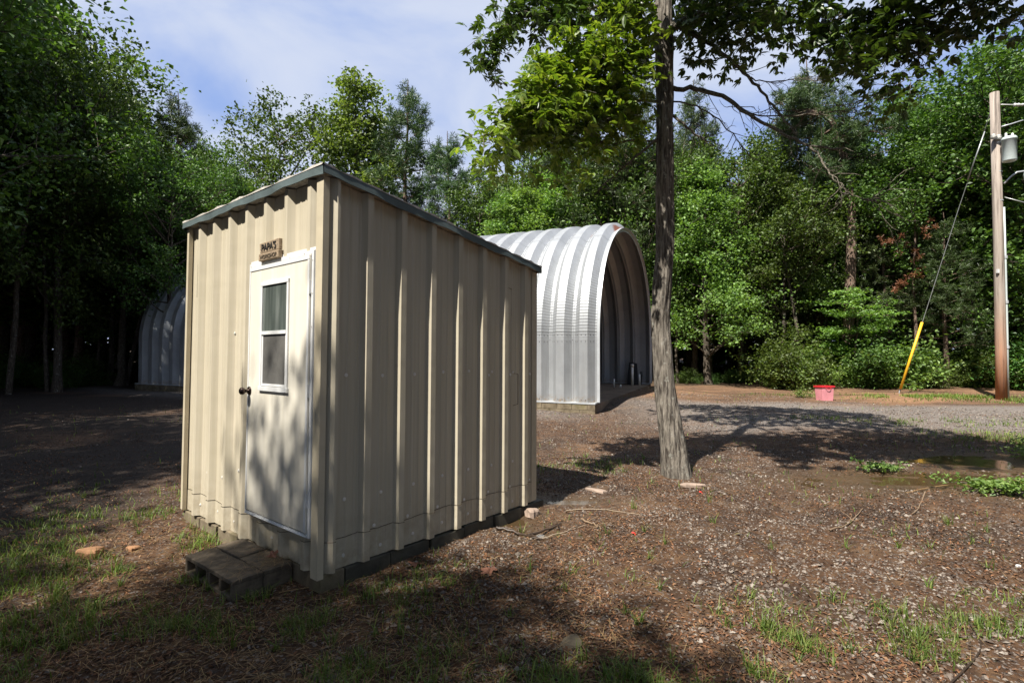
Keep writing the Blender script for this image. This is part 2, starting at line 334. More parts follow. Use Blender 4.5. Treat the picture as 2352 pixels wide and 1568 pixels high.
cm = nd(nt, 'ShaderNodeMath', operation='MULTIPLY'); nt.links.new(attr(nt, 'clay'), cm.inputs[0]); nt.links.new(mrange(nt, noise(nt, .55, 6, .7, stretch=(.35, 1.6, 1)), .40, .60, .08, 1), cm.inputs[1])
c = mixc(nt, cm.outputs[0], c, mixc(nt, mrange(nt, n2, .38, .6, 0, 1), (.31, .175, .095), (.15, .085, .05)))
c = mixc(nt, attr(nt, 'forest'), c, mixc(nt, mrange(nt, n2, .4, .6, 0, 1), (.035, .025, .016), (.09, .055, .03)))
c = mixc(nt, mrange(nt, attr(nt, 'wet'), .2, .7, 0, .6), c, (.085, .055, .03))
nt.links.new(c, b.inputs['Base Color']); nt.links.new(mrange(nt, attr(nt, 'wet'), .2, .8, .88, .3), b.inputs['Roughness']); b.inputs['Specular IOR Level'].default_value = .25
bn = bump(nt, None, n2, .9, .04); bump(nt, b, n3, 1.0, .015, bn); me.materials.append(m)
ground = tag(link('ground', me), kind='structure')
m, nt, b = new_mat('muddy_water'); b.inputs['Base Color'].default_value = (.055, .035, .017, 1); b.inputs['Roughness'].default_value = .1; b.inputs['Specular IOR Level'].default_value = .6
bump(nt, b, noise(nt, 9, 2), .08, .01); M['mud'] = m
for i, (cx, cy, rx, ry) in enumerate(PUD):
    k = 48; V = [(cx, cy, 0)]; zc = float(ground_h(cx, cy)); 
    for j in range(k):
        a = 2 * math.pi * j / k; f = 1.1 + .5 * (float(fbm(math.cos(a) * 1.5 + cx, math.sin(a) * 1.5 + cy, 9, 3)) - .5)
        V.append((cx + rx * f * math.cos(a), cy + ry * f * math.sin(a), 0))
    qx = np.random.default_rng(i).uniform(-.8, .8, 400); qy = np.random.default_rng(i + 50).uniform(-.8, .8, 400); z = float(np.quantile(ground_h(cx + qx * rx, cy + qy * ry), .36)); V = [(x, y, z) for x, y, _ in V]
    mb = MB().add(V, [(0, j + 1, (j + 1) % k + 1) for j in range(k)])
    tag(mb.build('puddle', M['mud']), kind='structure')

# ---------------------------------------------------------------- shed (local x: along the long side, y: along the door side, z up)
p = dict(px=-1.263, py=3.4703, yaw=.8849, pitch=.0187, roll=-.0088, W=2.34, L=2.32, Hf=2.66, Hb=2.33, zb=.119)
Wd, Ln, Hf, Hb = p['W'], p['L'], p['Hf'], p['Hb']
shed = empty('metal_shed'); shed.matrix_world = Matrix.Translation((p['px'], p['py'], p['zb'])) @ Matrix.Rotation(p['yaw'], 4, 'Z') @ Matrix.Rotation(p['pitch'], 4, 'Y') @ Matrix.Rotation(p['roll'], 4, 'X')
tag(shed, 'beige ribbed metal shed with a white door, standing on concrete blocks', 'shed')
SM = shed.matrix_world.copy()
RH = .045
def rib_profile(length, starts, run=.024, crest=.05, h=RH):
    """points (t, out) along the wall; two faint stiffening swages between ribs"""
    pts = [(0, 0)]
    for s in starts:
        if s == .004: pts += [(.004, .0), (.050, h + .010), (.070, h + .010), (.084, 0)]
        else: pts += [q for q in ((s, 0), (s + run, h), (s + run + crest, h), (s + 2 * run + crest, 0)) if 0 <= q[0] <= length]
        for t, o in () if True else ((s, 0), (s + run, h), (s + run + crest, h), (s + 2 * run + crest, 0)):
            if 0 <= t <= length: pts.append((t, o))
        for q in (.175, .245):
            c0 = s + q
            for t, o in ((c0 - .012, 0), (c0 - .006, .0035), (c0 + .006, .0035), (c0 + .012, 0)):
                if 0 < t < length: pts.append((t, o))
    pts.append((length, 0)); return sorted(pts)
def panel(prof, place, top, z0=0.0, rows=9):
    V = []; F = []; nn = len(prof)
    for r in range(rows):
        for t, o in prof:
            zt = top(t); z = z0 + (zt - z0) * r / (rows - 1); V.append(place(t, o, z))
    for r in range(rows - 1):
        for i in range(nn - 1): F.append((r * nn + i, r * nn + i + 1, (r + 1) * nn + i + 1, (r + 1) * nn + i))
    return V, F
sideS = [(-.03 if k else 0) + .3048 * k for k in range(0, 8)]
side_top = lambda t: Hf + (Hb - Hf) * t / Ln - .02
V, F_ = panel(rib_profile(Ln, [s if k else .004 for k, s in enumerate(sideS)]), lambda t, o, z: (t, -o, z), side_top, .0)
MB().add(V, F_).build('side_wall', M['beige'], shed)
frontS = [.155 + .318 * k for k in range(0, 8)]
V, F_ = panel(rib_profile(Wd, [s - .060 for s in frontS], .036, .042), lambda t, o, z: (-o, t, z), lambda t: Hf - .02, .0)
fw = MB().add(V, F_).build('front_wall', M['beige'], shed)
V, F_ = panel(rib_profile(Ln, sideS), lambda t, o, z: (t, Wd + o, z), side_top, .0); MB().add(V, F_).build('far_side_wall', M['beige'], shed)
V, F_ = panel(rib_profile(Wd, sideS), lambda t, o, z: (Ln + o, t, z), lambda t: Hb - .02, .0); MB().add(V, F_).build('back_wall', M['beige'], shed)
# corner trims: small L-shaped flashings
mb = MB(); g = RH + .002
mb.box((-g, -.034, -.03), (-.002, -.030, Hf - .03)).box((-g, -.030, -.03), (-g + .004, .05, Hf - .03)).build('corner_trim', M['trim'], shed)
MB().box((Ln - .035, -.012, 0), (Ln + g, -.006, Hb - .03)).box((Ln + g - .004, -.006, 0), (Ln + g, .05, Hb - .03)).build('corner_trim', M['trim'], shed)
MB().box((-g, Wd - .035, 0), (-.012, Wd + .008, Hf - .03)).build('corner_trim', M['trim'], shed)
# skirt strip lap along the bottom: a thin lapped second sheet
def lap(length, starts, place, z0, z1, name, **kw):
    pr = [(t, o + .003) for t, o in rib_profile(length, starts, **kw)]
    V = []; nn = len(pr)
    wob = [z1 + .004 * math.sin(7 * t) + .004 * math.sin(23 * t + 1) for t, o in pr]
    for t, o in pr: V.append(place(t, o, z0))
    for (t, o), z in zip(pr, wob): V.append(place(t, o, z))
    for (t, o), z in zip(pr, wob): V.append(place(t, o - .004, z))
    sm_ = MB(); sm_.tube([place(t, o + .002, z + .001) for (t, o), z in zip(pr, wob) if True], .0016, 5, False); sm_.build('seam_shadow', M['dark_metal'], shed)  # dark tube drawn as the shadow of the gap at the lap
    F = [(i, i + 1, nn + i + 1, nn + i) for i in range(nn - 1)] + [(nn + i, nn + i + 1, 2 * nn + i + 1, 2 * nn + i) for i in range(nn - 1)]
    MB().add(V, F).build(name, M['beige'], shed)
lap(Ln, [s if k else .004 for k, s in enumerate(sideS)], lambda t, o, z: (t, -o, z), -.006, .192, 'skirt_sheet')
lap(Wd, [s - .060 for s in frontS], lambda t, o, z: (-o, t, z), -.006, .185, 'skirt_sheet', run=.036, crest=.042)
# screws
mb = MB()
def screw(c, axis, r=.0105):
    h = .006
    if axis == 'y': mb.lathe([(r * 1.3, 0), (r * 1.3, -.002), (r * .75, -.0021), (r * .7, -h)], c, 'y', 8)
    else: mb.lathe([(r * 1.3, 0), (r * 1.3, -.002), (r * .75, -.0021), (r * .7, -h)], c, 'x', 8)
for k in range(8):
    for z in (.07, .45, 1.30):
        if k * .3048 + .16 < Ln: screw((k * .3048 + .165, -.004, z + .01 * math.sin(k * 5)), 'y')
    if k: screw((k * .3048 + .085, -RH * .8, .225 + .006 * math.sin(k * 3)), 'y', .01)
    if k in (5, 6, 7): screw((k * .3048 + .085, -RH * .8, 1.27), 'y', .01)
for y, z in ((2.17, .42), (1.86, .40), (1.55, .40), (1.44, .34), (1.24, .50), (1.12, 1.35), (1.37, 1.62), (.66, .09), (.49, .05), (.03, 1.0), (1.52, 2.5), (2.0, .09), (1.62, .1), (1.3, .08)):
    screw((-.004, y, z), 'x')
o = mb.build('screw_heads', M['screw'], shed); tag(o, kind='stuff')
# roof deck and drip edge
def roof_pt(x, y, dz=0): return (x, y, Hf + (Hb - Hf) * x / Ln + dz)
ov = .055; x0, x1, y0, y1 = -ov - .01, Ln + ov, -ov - .005, Wd + ov
nx, ny = 40, 40; V = []; F_ = []
for a in range(nx + 1):
    for c_ in range(ny + 1):
        x = x0 + (x1 - x0) * a / nx; y = y0 + (y1 - y0) * c_ / ny; e = .004 * math.sin(a * 2.1 + c_) + .004 * random.random()
        V.append(roof_pt(x + (-.012 if a == 0 else .0), y + (-.012 if c_ == 0 else 0), .032 + e * 1.6))
F_ = [(a * (ny + 1) + c_, (a + 1) * (ny + 1) + c_, (a + 1) * (ny + 1) + c_ + 1, a * (ny + 1) + c_ + 1) for a in range(nx) for c_ in range(ny)]
for a in range(nx + 1): V.append(roof_pt(x0 + (x1 - x0) * a / nx, y0 - .011, .024))
for c_ in range(ny + 1): V.append(roof_pt(x0 - .011, y0 + (y1 - y0) * c_ / ny, .024))
b1 = (nx + 1) * (ny + 1); b2 = b1 + nx + 1
F_ += [(a * (ny + 1), b1 + a, b1 + a + 1, (a + 1) * (ny + 1)) for a in range(nx)] + [(c_ + 1, b2 + c_ + 1, b2 + c_, c_) for c_ in range(ny)]
MB().add(V, F_).add([roof_pt(x0 + .01, y0 + .01, -.012), roof_pt(x1 - .01, y0 + .01, -.012), roof_pt(x1 - .01, y1 - .01, -.012), roof_pt(x0 + .01, y1 - .01, -.012)], [(0, 1, 2, 3)]).build('roof', M['shingle'], shed)
def strip(a, b, out, name, n=24, drop=.030):
    """wavy bent metal edging from a to b"""
    a = Vector(a); b = Vector(b); out = Vector(out); V = []
    for i in range(n + 1):
        t = i / n; c0 = a.lerp(b, t); wv = .004 * math.sin(t * 17) + .003 * math.sin(t * 41 + 1)
        V += [c0 + Vector((0, 0, .024)) - out * .03, c0 + Vector((0, 0, .026)) + out * (.008 + wv * .3), c0 + out * (.009 + wv) + Vector((0, 0, -drop + wv)), c0 + out * (.003 + wv) + Vector((0, 0, -drop - .001 + wv)), c0 + out * .002 + Vector((0, 0, .015))]
    F = [(i * 5 + j, (i + 1) * 5 + j, (i + 1) * 5 + j + 1, i * 5 + j + 1) for i in range(n) for j in range(4)]
    MB().add(V, F).build(name, M['fascia'], shed)
strip(roof_pt(x0, y1), roof_pt(x0, y0), (-1, 0, 0), 'drip_edge'); strip(roof_pt(x0, y0), roof_pt(x1, y0), (0, -1, 0), 'drip_edge')
strip(roof_pt(x1, y0), roof_pt(x1, y1), (1, 0, 0), 'drip_edge'); strip(roof_pt(x1, y1), roof_pt(x0, y1), (0, 1, 0), 'drip_edge')
# foundation blocks under the walls, gaps left between them
def blk(a, b, name='foundation_block'):
    MB().box(a, b).build(name, M['shaded_block' if a[1] < .0 and b[0] > .2 else 'block'], shed, bevel=.006)
y = -.03
for k, ln in enumerate((.40, .39, .40, .37, .40, .38)):
    yy1 = y + ln; j = (.0, .0, .012, -.01, .015, .0)[k]
    if k == 4: blk((-.035 + j, y + .05, -.16), (.15, yy1 - .01, -.012 - .01)); 
    else: blk((-.02 + j, y, -.16), (.16, yy1 - .012, -.008 - .006 * (k % 3)))
    y = yy1 + .01
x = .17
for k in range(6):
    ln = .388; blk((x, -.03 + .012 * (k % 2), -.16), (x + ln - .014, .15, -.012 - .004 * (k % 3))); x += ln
for k in range(6): blk((.165 + k * .388, Wd - .15, -.16), (.165 + k * .388 + .375, Wd + .02, -.012))
for k in range(5): blk((Ln - .14, .17 + k * .40, -.16), (Ln + .03, .17 + k * .40 + .385, -.012))
# patches cut in the siding
def groove(pts, ax, name='cut_line'):
    mb = MB()
    for (a, b_) in zip(pts[:-1], pts[1:]): mb.tube([a, b_], .0022, 5)
    mb.build(name, M['dark_metal'], shed)
groove([(1.90, -.002, 2.10), (1.97, -.002, 2.09), (1.97, -.002, 1.83)], 'y'); groove([(2.0, -.002, 1.28), (2.075, -.002, 1.27), (2.075, -.002, .98), (2.0, -.002, .97)], 'y')
groove([(-.002, 2.12, 2.30), (-.002, 2.20, 2.29), (-.002, 2.205, 1.98)], 'x')
# door
DY0, DY1, DZ0, DZ1 = .062, 1.008, .222, 2.147
door = MB().box((-.062, DY0 + .03, DZ0 + .03), (-.024, DY1 - .028, DZ1 - .03)).build('door', M['door'], shed, bevel=.004)
fr = MB()
fx0, fx1 = -.054, -.001
fr.box((fx0, DY1 - .018, DZ0), (fx1, DY1, DZ1)); fr.box((fx0, DY0, DZ0), (fx1, DY0 + .026, DZ1)); fr.box((fx0, DY0 + .026, DZ1 - .026), (fx1, DY1 - .024, DZ1)); 
fr.box((fx0 - .004, DY0 + .026, DZ0), (fx1, DY1 - .024, DZ0 + .024)); fr.box((-.07, DY0 + .03, DZ0 + .006), (-.055, DY1 - .03, DZ0 + .013))
# raised skin edge of the door leaf
fr.box((-.067, DY0 + .032, DZ1 - .062), (-.0622, DY1 - .03, DZ1 - .032)); fr.box((-.067, DY0 + .032, DZ0 + .034), (-.0622, DY0 + .056, DZ1 - .064)); fr.box((-.066, DY1 - .046, DZ0 + .034), (-.0622, DY1 - .03, DZ1 - .064))
# nailing fin
fr.box((-.0425, DY0 - .022, DZ0 + .01), (-.0385, DY0 - .002, DZ1 + .012)); fr.box((-.0425, DY0 - .002, DZ1 + .002), (-.0385, DY1 + .0, DZ1 + .022))
fr.build('frame', M['white_alu'], door, bevel=.002)
wb = MB(); WY0, WY1, WZ0, WZ1 = .358, .772, 1.184, 1.978; X0 = -.074
t = .024
wb.box((X0, WY0, WZ0), (-.0622, WY0 + t, WZ1)); wb.box((X0, WY1 - t, WZ0), (-.0622, WY1, WZ1)); wb.box((X0 - .002, WY0, WZ1 - t), (-.0622, WY1, WZ1 + .004)); wb.box((X0 - .004, WY0 - .01, WZ0 - .012), (-.0622, WY1 + .01, WZ0 + t - .004))
ZR = 1.60
wb.box((X0 - .003, WY0 + t, ZR - .012), (-.063, WY1 - t, ZR + .014)); wb.box((X0 + .004, WY0 + t, WZ0 + t), (-.064, WY0 + t + .014, ZR - .013)); wb.box((X0 + .004, WY1 - t - .02, WZ0 + t), (-.064, WY1 - t, ZR - .013)); wb.box((X0 + .004, WY0 + t + .015, WZ0 + t), (-.064, WY1 - t - .021, WZ0 + t + .018))
wb.build('window_frame', M['white_alu'], door, bevel=.0015)
MB().box((-.0665, WY0 + t + .001, ZR + .014), (-.0635, WY1 - t - .001, WZ1 - t)).build('upper_pane', M['glass'], door)
MB().box((-.066, WY0 + t + .001, WZ0 + t), (-.0632, WY1 - t - .001, ZR - .013)).build('lower_pane', M['screen'], door)
MB().lathe([(.033, -.0622), (.033, -.068), (.028, -.072), (.013, -.075), (.012, -.092), (.017, -.098), (.026, -.106), (.0285, -.118), (.026, -.130), (.015, -.137), (.002, -.139)], (0, .948, 1.162), 'x', 20).build('door_knob', M['dark_metal'], door, smooth=True)
hb = MB()
for z in (.42, 1.15, 1.85): MB().box((-.071, DY0 + .022, z), (-.0545, DY0 + .0315, z + .09)).build('hinge', M['white_alu'], door)
for k in range(9): hb.tube([(-.0545, DY0 + .011, .28 + .225 * k), (-.059, DY0 + .011, .28 + .225 * k)], .004, 6)
for k in range(5): hb.tube([(-.0545, DY0 + .12 + .2 * k, DZ1 - .013), (-.058, DY0 + .12 + .2 * k, DZ1 - .013)], .004, 6)
tag(hb.build('frame_screws', M['screw'], door), kind='stuff')
# ---------------------------------------------------------------- sign over the door
def shed_world(v): return SM @ Vector(v)
sign = empty('wooden_sign'); sign.matrix_world = SM @ Matrix.Translation((-.047, .655, 2.146)); tag(sign, 'small dark weathered wooden sign above the shed door reading PAPA\'S WORKSHOP', 'sign')
sx0, sx1, hw = -.028, .0, .152
MB().add([(sx0, -hw, .06), (sx0, hw - .012, .058), (sx0, hw, .136), (sx0, -hw + .002, .141), (sx1, -hw, .06), (sx1, hw - .012, .058), (sx1, hw, .136), (sx1, -hw + .002, .141)], [(0, 1, 2, 3), (7, 6, 5, 4), (0, 4, 5, 1), (1, 5, 6, 2), (2, 6, 7, 3), (3, 7, 4, 0)]).build('upper_board', M['signwood'], sign, bevel=.004)
MB().add([(sx0 - .004, -hw, .0), (sx0 - .004, hw + .004, .0), (sx0 - .004, hw, .056), (sx0 - .004, -hw, .058), (sx1, -hw, .0), (sx1, hw + .004, .0), (sx1, hw, .056), (sx1, -hw, .058)], [(0, 1, 2, 3), (7, 6, 5, 4), (0, 4, 5, 1), (1, 5, 6, 2), (2, 6, 7, 3), (3, 7, 4, 0)]).build('lower_board', M['signwood'], sign, bevel=.004)
def text(body, size, loc, mat, name, parent, ext=.002, sx=1.0):
    cu = bpy.data.curves.new(name, 'FONT'); cu.body = body; cu.size = size; cu.extrude = ext; cu.align_x = 'CENTER'; cu.offset = .0004
    tmp = bpy.data.objects.new('tmp', cu); COL.objects.link(tmp); dg = bpy.context.evaluated_depsgraph_get()
    me = bpy.data.meshes.new_from_object(tmp.evaluated_get(dg)); bpy.data.objects.remove(tmp); me.materials.clear(); me.materials.append(mat)
    o = link(name, me, parent)
    # text x -> local -y, text y -> z, text normal -> -x
    o.matrix_parent_inverse = Matrix.Identity(4)
    o.matrix_local = Matrix.Translation(loc) @ Matrix(((0, 0, -1, 0), (-1, 0, 0, 0), (0, 1, 0, 0), (0, 0, 0, 1))) @ Matrix.Diagonal((sx, 1, 1, 1))
    return o
text("PAPA'S", .076, (sx0 - .002, 0, .072), M['signpaint'], 'lettering', sign, .003, 1.0)
text("WORKSHOP", .042, (sx0 - .006, 0, .012), M['paleletter'], 'lettering', sign, .002, 1.08)

# ---------------------------------------------------------------- step of four hollow concrete blocks
def hollow_block(mat4, label, hh=.135, dark=0):
    """holes open on -x and +x; .36 (y) x .195 (x) x hh"""
    w_, d_ = .356, .197; t = .028; mb = MB()
    mb.box((0, 0, 0), (d_, w_, t)).box((0, 0, hh - t), (d_, w_, hh)).box((0, 0, t), (d_, t, hh - t)).box((0, w_ - t, t), (d_, w_, hh - t)).box((0, w_ / 2 - t / 2, t), (d_, w_ / 2 + t / 2, hh - t))
    mb.box((d_ * .55, t, t), (d_ * .6, w_ / 2 - t / 2, hh - t)).box((d_ * .55, w_ / 2 + t / 2, t), (d_ * .6, w_ - t, hh - t))
    me = bpy.data.meshes.new('concrete_block'); me.from_pydata(mb.v, [], mb.f); me.materials.append(M['step_block'])
    o = link('concrete_block', me); o.matrix_world = mat4; md = o.modifiers.new('bevel', 'BEVEL'); md.width = .009; md.segments = 2; md.limit_method = 'ANGLE'
    tag(o, label, 'concrete block', 'concrete blocks forming the door step'); return o
ZR_ = Matrix.Rotation(p['yaw'], 4, 'Z'); O0 = Matrix.Translation((p['px'], p['py'], 0)) @ ZR_
for (lx, ly, lz, rz, lab) in ((-.432, .305, -.012, 1.5, 'hollow concrete block of the door step, outer row, nearest the shed corner'),
                              (-.441, .668, -.016, 2.2, 'hollow concrete block of the door step, outer row, farthest left from the shed corner'),
                              (-.232, .30, -.010, 1.2, 'concrete block of the door step against the wall, nearest the shed corner under straw'),
                              (-.238, .664, -.006, 2.0, 'pale concrete block of the door step against the wall, farther from the shed corner')):
    hollow_block(O0 @ Matrix.Translation((lx, ly, lz)) @ Matrix.Rotation(R(rz), 4, 'Z'), lab)

# ---------------------------------------------------------------- quonset hut
HO = Vector((2.07, 12.9, 0)); AX = Vector((-.912, .41, 0)).normalized(); WX = Vector((.41, .912, 0)).normalized()
HL, HW, ZB, ZS, ZT = 18.3, 8.0, .26, 1.82, 5.41
hut = empty('arched_metal_hut'); hut.matrix_world = Matrix(((WX.x, AX.x, 0, HO.x), (WX.y, AX.y, 0, HO.y), (0, 0, 1, 0), (0, 0, 0, 1)))   # local x across, y along the axis
tag(hut, 'silver arched corrugated steel hut with an open end, behind the beige shed', 'hut')
def arch_path(inset=0.0):
    P = []; a = HW / 2; b_ = ZT - ZS
    for z in np.linspace(ZB, ZS, 9)[:-1]: P.append((0, z, 1.0, 0.0))
    for t in np.linspace(0, math.pi, 73):
        x = a - a * math.cos(t); z = ZS + b_ * math.sin(t) ** .93; P.append((x, z, math.cos(t), math.sin(t)))
    for z in np.linspace(ZS, ZB, 9)[1:]: P.append((HW, z, -1.0, 0.0))
    P = np.array(P); P[:, 2] = P[:, 2]; return P      # columns: x, z, outward normal (-x side)
AP = arch_path(); arc = np.concatenate([[0], np.cumsum(np.hypot(np.diff(AP[:, 0]), np.diff(AP[:, 1])))])
DEP = .17; PER = .61
prof = [(0, 0)]; npan = int(HL / PER)
for k in range(npan):
    s0 = k * PER
    prof += [(s0 + .035, 0), (s0 + .036, .0), (s0 + .19, DEP), (s0 + .40, DEP), (s0 + .555, 0), (s0 + .595, 0), (s0 + .597, .012), (s0 + PER + .02, .012)]
prof.append((npan * PER + .04, 0)); prof = np.array(prof)
nP, nS = len(AP), len(prof)
V = np.zeros((nP, nS, 3)); nx_ = -AP[:, 2]; nz_ = AP[:, 3]; nn = np.hypot(nx_, nz_); nx_ /= nn; nz_ /= nn
V[:, :, 0] = AP[:, 0][:, None] + nx_[:, None] * (prof[:, 1][None] - DEP * .5); V[:, :, 1] = prof[:, 0][None]; V[:, :, 2] = AP[:, 1][:, None] + nz_[:, None] * (prof[:, 1][None] - DEP * .5)
ii = np.arange(nP - 1)[:, None] * nS + np.arange(nS - 1)[None]; F_ = np.stack([ii, ii + 1, ii + nS + 1, ii + nS], -1).reshape(-1, 4)
me = np_mesh('arch_shell', V.reshape(-1, 3), F_, M['galv'])
ARC = np.broadcast_to(arc[:, None], (nP, nS)); SS = np.broadcast_to(prof[:, 0][None], (nP, nS)); TT = arc[-1]
th = ARC / TT
rust = np.exp(-((SS - .05) / .16) ** 2) * (.40 + .55 * vnoise(ARC * 2.3 + 2, SS * 1.5, 4)) * sstep(.33, .38, th) * sstep(.56, .44, th)
rust = np.maximum(rust, np.exp(-((SS - .62) / .06) ** 2) * .75 * vnoise(ARC * 1.6, SS, 9) * sstep(.3, .36, th) * sstep(.5, .44, th))
foot = sstep(.16, .0, np.minimum(ARC, TT - ARC))
crimp = sstep(1.80, 1.86, AP[:, 1])[:, None] * np.ones((1, nS)) * sstep(5.3, 4.9, AP[:, 1])[:, None]
for nm, A in (('rust', rust), ('foot', foot), ('arc', ARC), ('crimp', crimp)):
    a = me.attributes.new(nm, 'FLOAT', 'POINT'); a.data.foreach_set('value', np.ascontiguousarray(A, dtype=np.float32).ravel())
nt = M['galv'].node_tree; b = nt.nodes['Principled BSDF']
wv = nd(nt, 'ShaderNodeMath', operation='MULTIPLY'); nt.links.new(attr(nt, 'arc'), wv.inputs[0]); wv.inputs[1].default_value = 2 * math.pi / .075
sn = nd(nt, 'ShaderNodeMath', operation='SINE'); nt.links.new(wv.outputs[0], sn.inputs[0]); pw = nd(nt, 'ShaderNodeMath', operation='MULTIPLY'); nt.links.new(sn.outputs[0], pw.inputs[0]); nt.links.new(attr(nt, 'crimp'), pw.inputs[1])
bn = bump(nt, None, pw.outputs[0], .28, .005); bump(nt, b, noise(nt, 2.5, 3), .2, .02, bn)
sh = link('arch_shell', me, hut)
# overlap band, flange, base channel
def arch_strip(y0_, y1_, off0, off1, name, mat, i0=0, i1=nP, thick=.012):
    seg = range(i0, i1); V = []
    for i in seg:
        x, z = AP[i, 0], AP[i, 1]; nx0, nz0 = nx_[i], nz_[i]
        for yy, of in ((y0_, off0), (y1_, off0), (y1_, off1), (y0_, off1)): V.append((x + nx0 * of, yy, z + nz0 * of))
    L = len(seg); F = [(i * 4 + j, i * 4 + (j + 1) % 4, (i + 1) * 4 + (j + 1) % 4, (i + 1) * 4 + j) for i in range(L - 1) for j in range(4)]
    F += [(0, 1, 2, 3), tuple((L - 1) * 4 + j for j in (3, 2, 1, 0))]
    return MB().add(V, F).build(name, mat, hut)
arch_strip(-.075, -.004, -.10, -.088, 'end_flange', M['galv_edge']); arch_strip(-.015, -.003, -.2, -.0885, 'end_flange', M['galv_edge'])
MB().box((-.10, -.01, ZB - .035), (.12, HL, ZB)).build('base_channel', M['galv_edge'], hut); MB().box((HW - .12, -.01, ZB - .035), (HW + .10, HL, ZB)).build('base_channel', M['galv_edge'], hut)
# bolts along seams and lap
mb = MB()
def oct(c, r):
    x, y, z = c; V = [(x - r, y, z), (x, y - r, z), (x, y, z - r), (x + r, y, z), (x, y + r, z), (x, y, z + r)]
    mb.add(V, [(0, 1, 5), (1, 3, 5), (3, 4, 5), (4, 0, 5), (1, 0, 2), (3, 1, 2), (4, 3, 2), (0, 4, 2)])
for k in range(0, npan):
    for z in np.arange(ZB + .12, 1.8, .2): oct((DEP * .5 + .0 - .004 - .0 - .0, k * PER + .01, z), .011) if k else None
    s0 = k * PER
    if k < 12:
        for z in (ZS - .045, ZS + .12):
            for dy in (.07, .13, .24, .35, .47, .53):
                o_ = np.interp(s0 + dy, prof[:, 0], prof[:, 1]) - DEP * .5; oct((-o_ - .004, s0 + dy, z), .011)
        for dy in (.24, .35): oct((-DEP * .5 - .004, s0 + dy, ZB + .06), .012)
for k in range(1, 10):
    for i in range(8, 45, 2): oct((AP[i, 0] + nx_[i] * (-DEP * .5 + .016), k * PER + .01, AP[i, 1] + nz_[i] * (-DEP * .5 + .016)), .010)
tag(mb.build('bolts', M['dark_metal'], hut), kind='stuff')
# laps between arch sheets: a slight step line around panels
for i in (9, 28, 44):
    V = []; e = .005
    for j in range(min(nS, 8 * 12)):
        for q in (-.004, .004): V.append((AP[i, 0] + nx_[i] * (prof[j, 1] - DEP * .5 + e) + nz_[i] * q, prof[j, 0], AP[i, 1] + nz_[i] * (prof[j, 1] - DEP * .5 + e) - nx_[i] * q))
    L = len(V) // 2; MB().add(V, [(2 * j, 2 * j + 1, 2 * j + 3, 2 * j + 2) for j in range(L - 1)]).build('sheet_lap', M['wire'], hut)
def course(x0_, x1_, ya, yb, name):
    z = -.05
    for r, h1 in enumerate((.075, ZB - .037)):
        yv = ya - (.2 if r else 0); k = 0
        while yv < yb:
            a0 = max(yv, ya); a1 = min(yv + .395, yb)
            if a1 - a0 > .05: mbF.box((x0_ + .004 * (k % 2), a0, z), (x1_, a1, h1 - .006))
            yv += .40; k += 1
        z = h1
mbF = MB(); course(-.09, .10, .0, HL, 'f'); mbF.build('block_foundation', M['block'], hut, bevel=.006)
mbF = MB(); course(HW - .1, HW + .09, 0, HL, 'f'); mbF.build('block_foundation', M['block'], hut, bevel=.006)
MB().box((.11, .02, -.1), (HW - .11, HL, .205)).build('floor_slab', M['slab'], hut)
V, F_ = panel([(t, .03 if i % 2 else 0) for i, t in enumerate(np.linspace(.15, HW - .15, 60))], lambda t, o, z: (t, HL - .35 - o, z), lambda t: np.interp(t, AP[8:81, 0], AP[8:81, 1]) - .12, .2)
MB().add(V, F_).build('end_wall', M['galv'], hut)
# things standing in the hut
HM = hut.matrix_world.copy()
def in_hut(name, lab, cat, x, y): 
    o = empty(name); o.matrix_world = HM @ Matrix.Translation((x, y, .205)); return tag(o, lab, cat)
q = in_hut('pipe', 'tall pale capped pipe standing in the hut by its far wall', 'pipe', HW - .75, .55)
MB().tube([(0, 0, 0), (0, 0, .74)], .05, 14).build('pipe_shaft', M['pvc'], q, True); MB().lathe([(.062, .70), (.062, .79), (.05, .80), (.03, .803)], n=14).build('cap', M['pvc'], q, True)
q = in_hut('pipe', 'short white pipe standing right beside the tall capped pipe', 'pipe', HW - .62, .30)
MB().tube([(0, 0, 0), (0, 0, .42)], .03, 12).build('pipe_shaft', M['pvc'], q, True)
q = in_hut('pipe', 'thin white pipe stub alone on the hut floor left of the other pipes', 'pipe', HW - 2.0, .95)
MB().tube([(0, 0, 0), (0, 0, .30)], .028, 12).build('pipe_shaft', M['pvc'], q, True)
q = in_hut('pipe_fitting', 'tiny white elbow fitting on the hut floor beside the thin pipe stub', 'pipe fitting', HW - 2.0, .72)
MB().tube([(0, 0, 0), (0, 0, .06), (.04, 0, .085), (.09, 0, .085)], .03, 10).build('elbow', M['pvc'], q, True)
q = in_hut('floor_scraper', 'black sheet leaning on the far wall inside the hut behind the pipe', 'board', HW - .32, .62)
MB().add([(-.12, -.24, 0), (-.09, -.24, 0), (-.09, .2, 0), (-.12, .2, 0), (.09, -.15, .82), (.12, -.15, .82), (.12, .16, .86), (.09, .16, .86)], [(0, 1, 5, 4), (1, 2, 6, 5), (2, 3, 7, 6), (3, 0, 4, 7), (4, 5, 6, 7), (3, 2, 1, 0)]).build('sheet', M['black'], q, bevel=.01)
MB().tube([(-.1, -.3, 0), (.05, -.33, .35), (.1, -.3, .5)], .04, 8).build('hose', M['black'], q, True)
q.name = 'black_board'

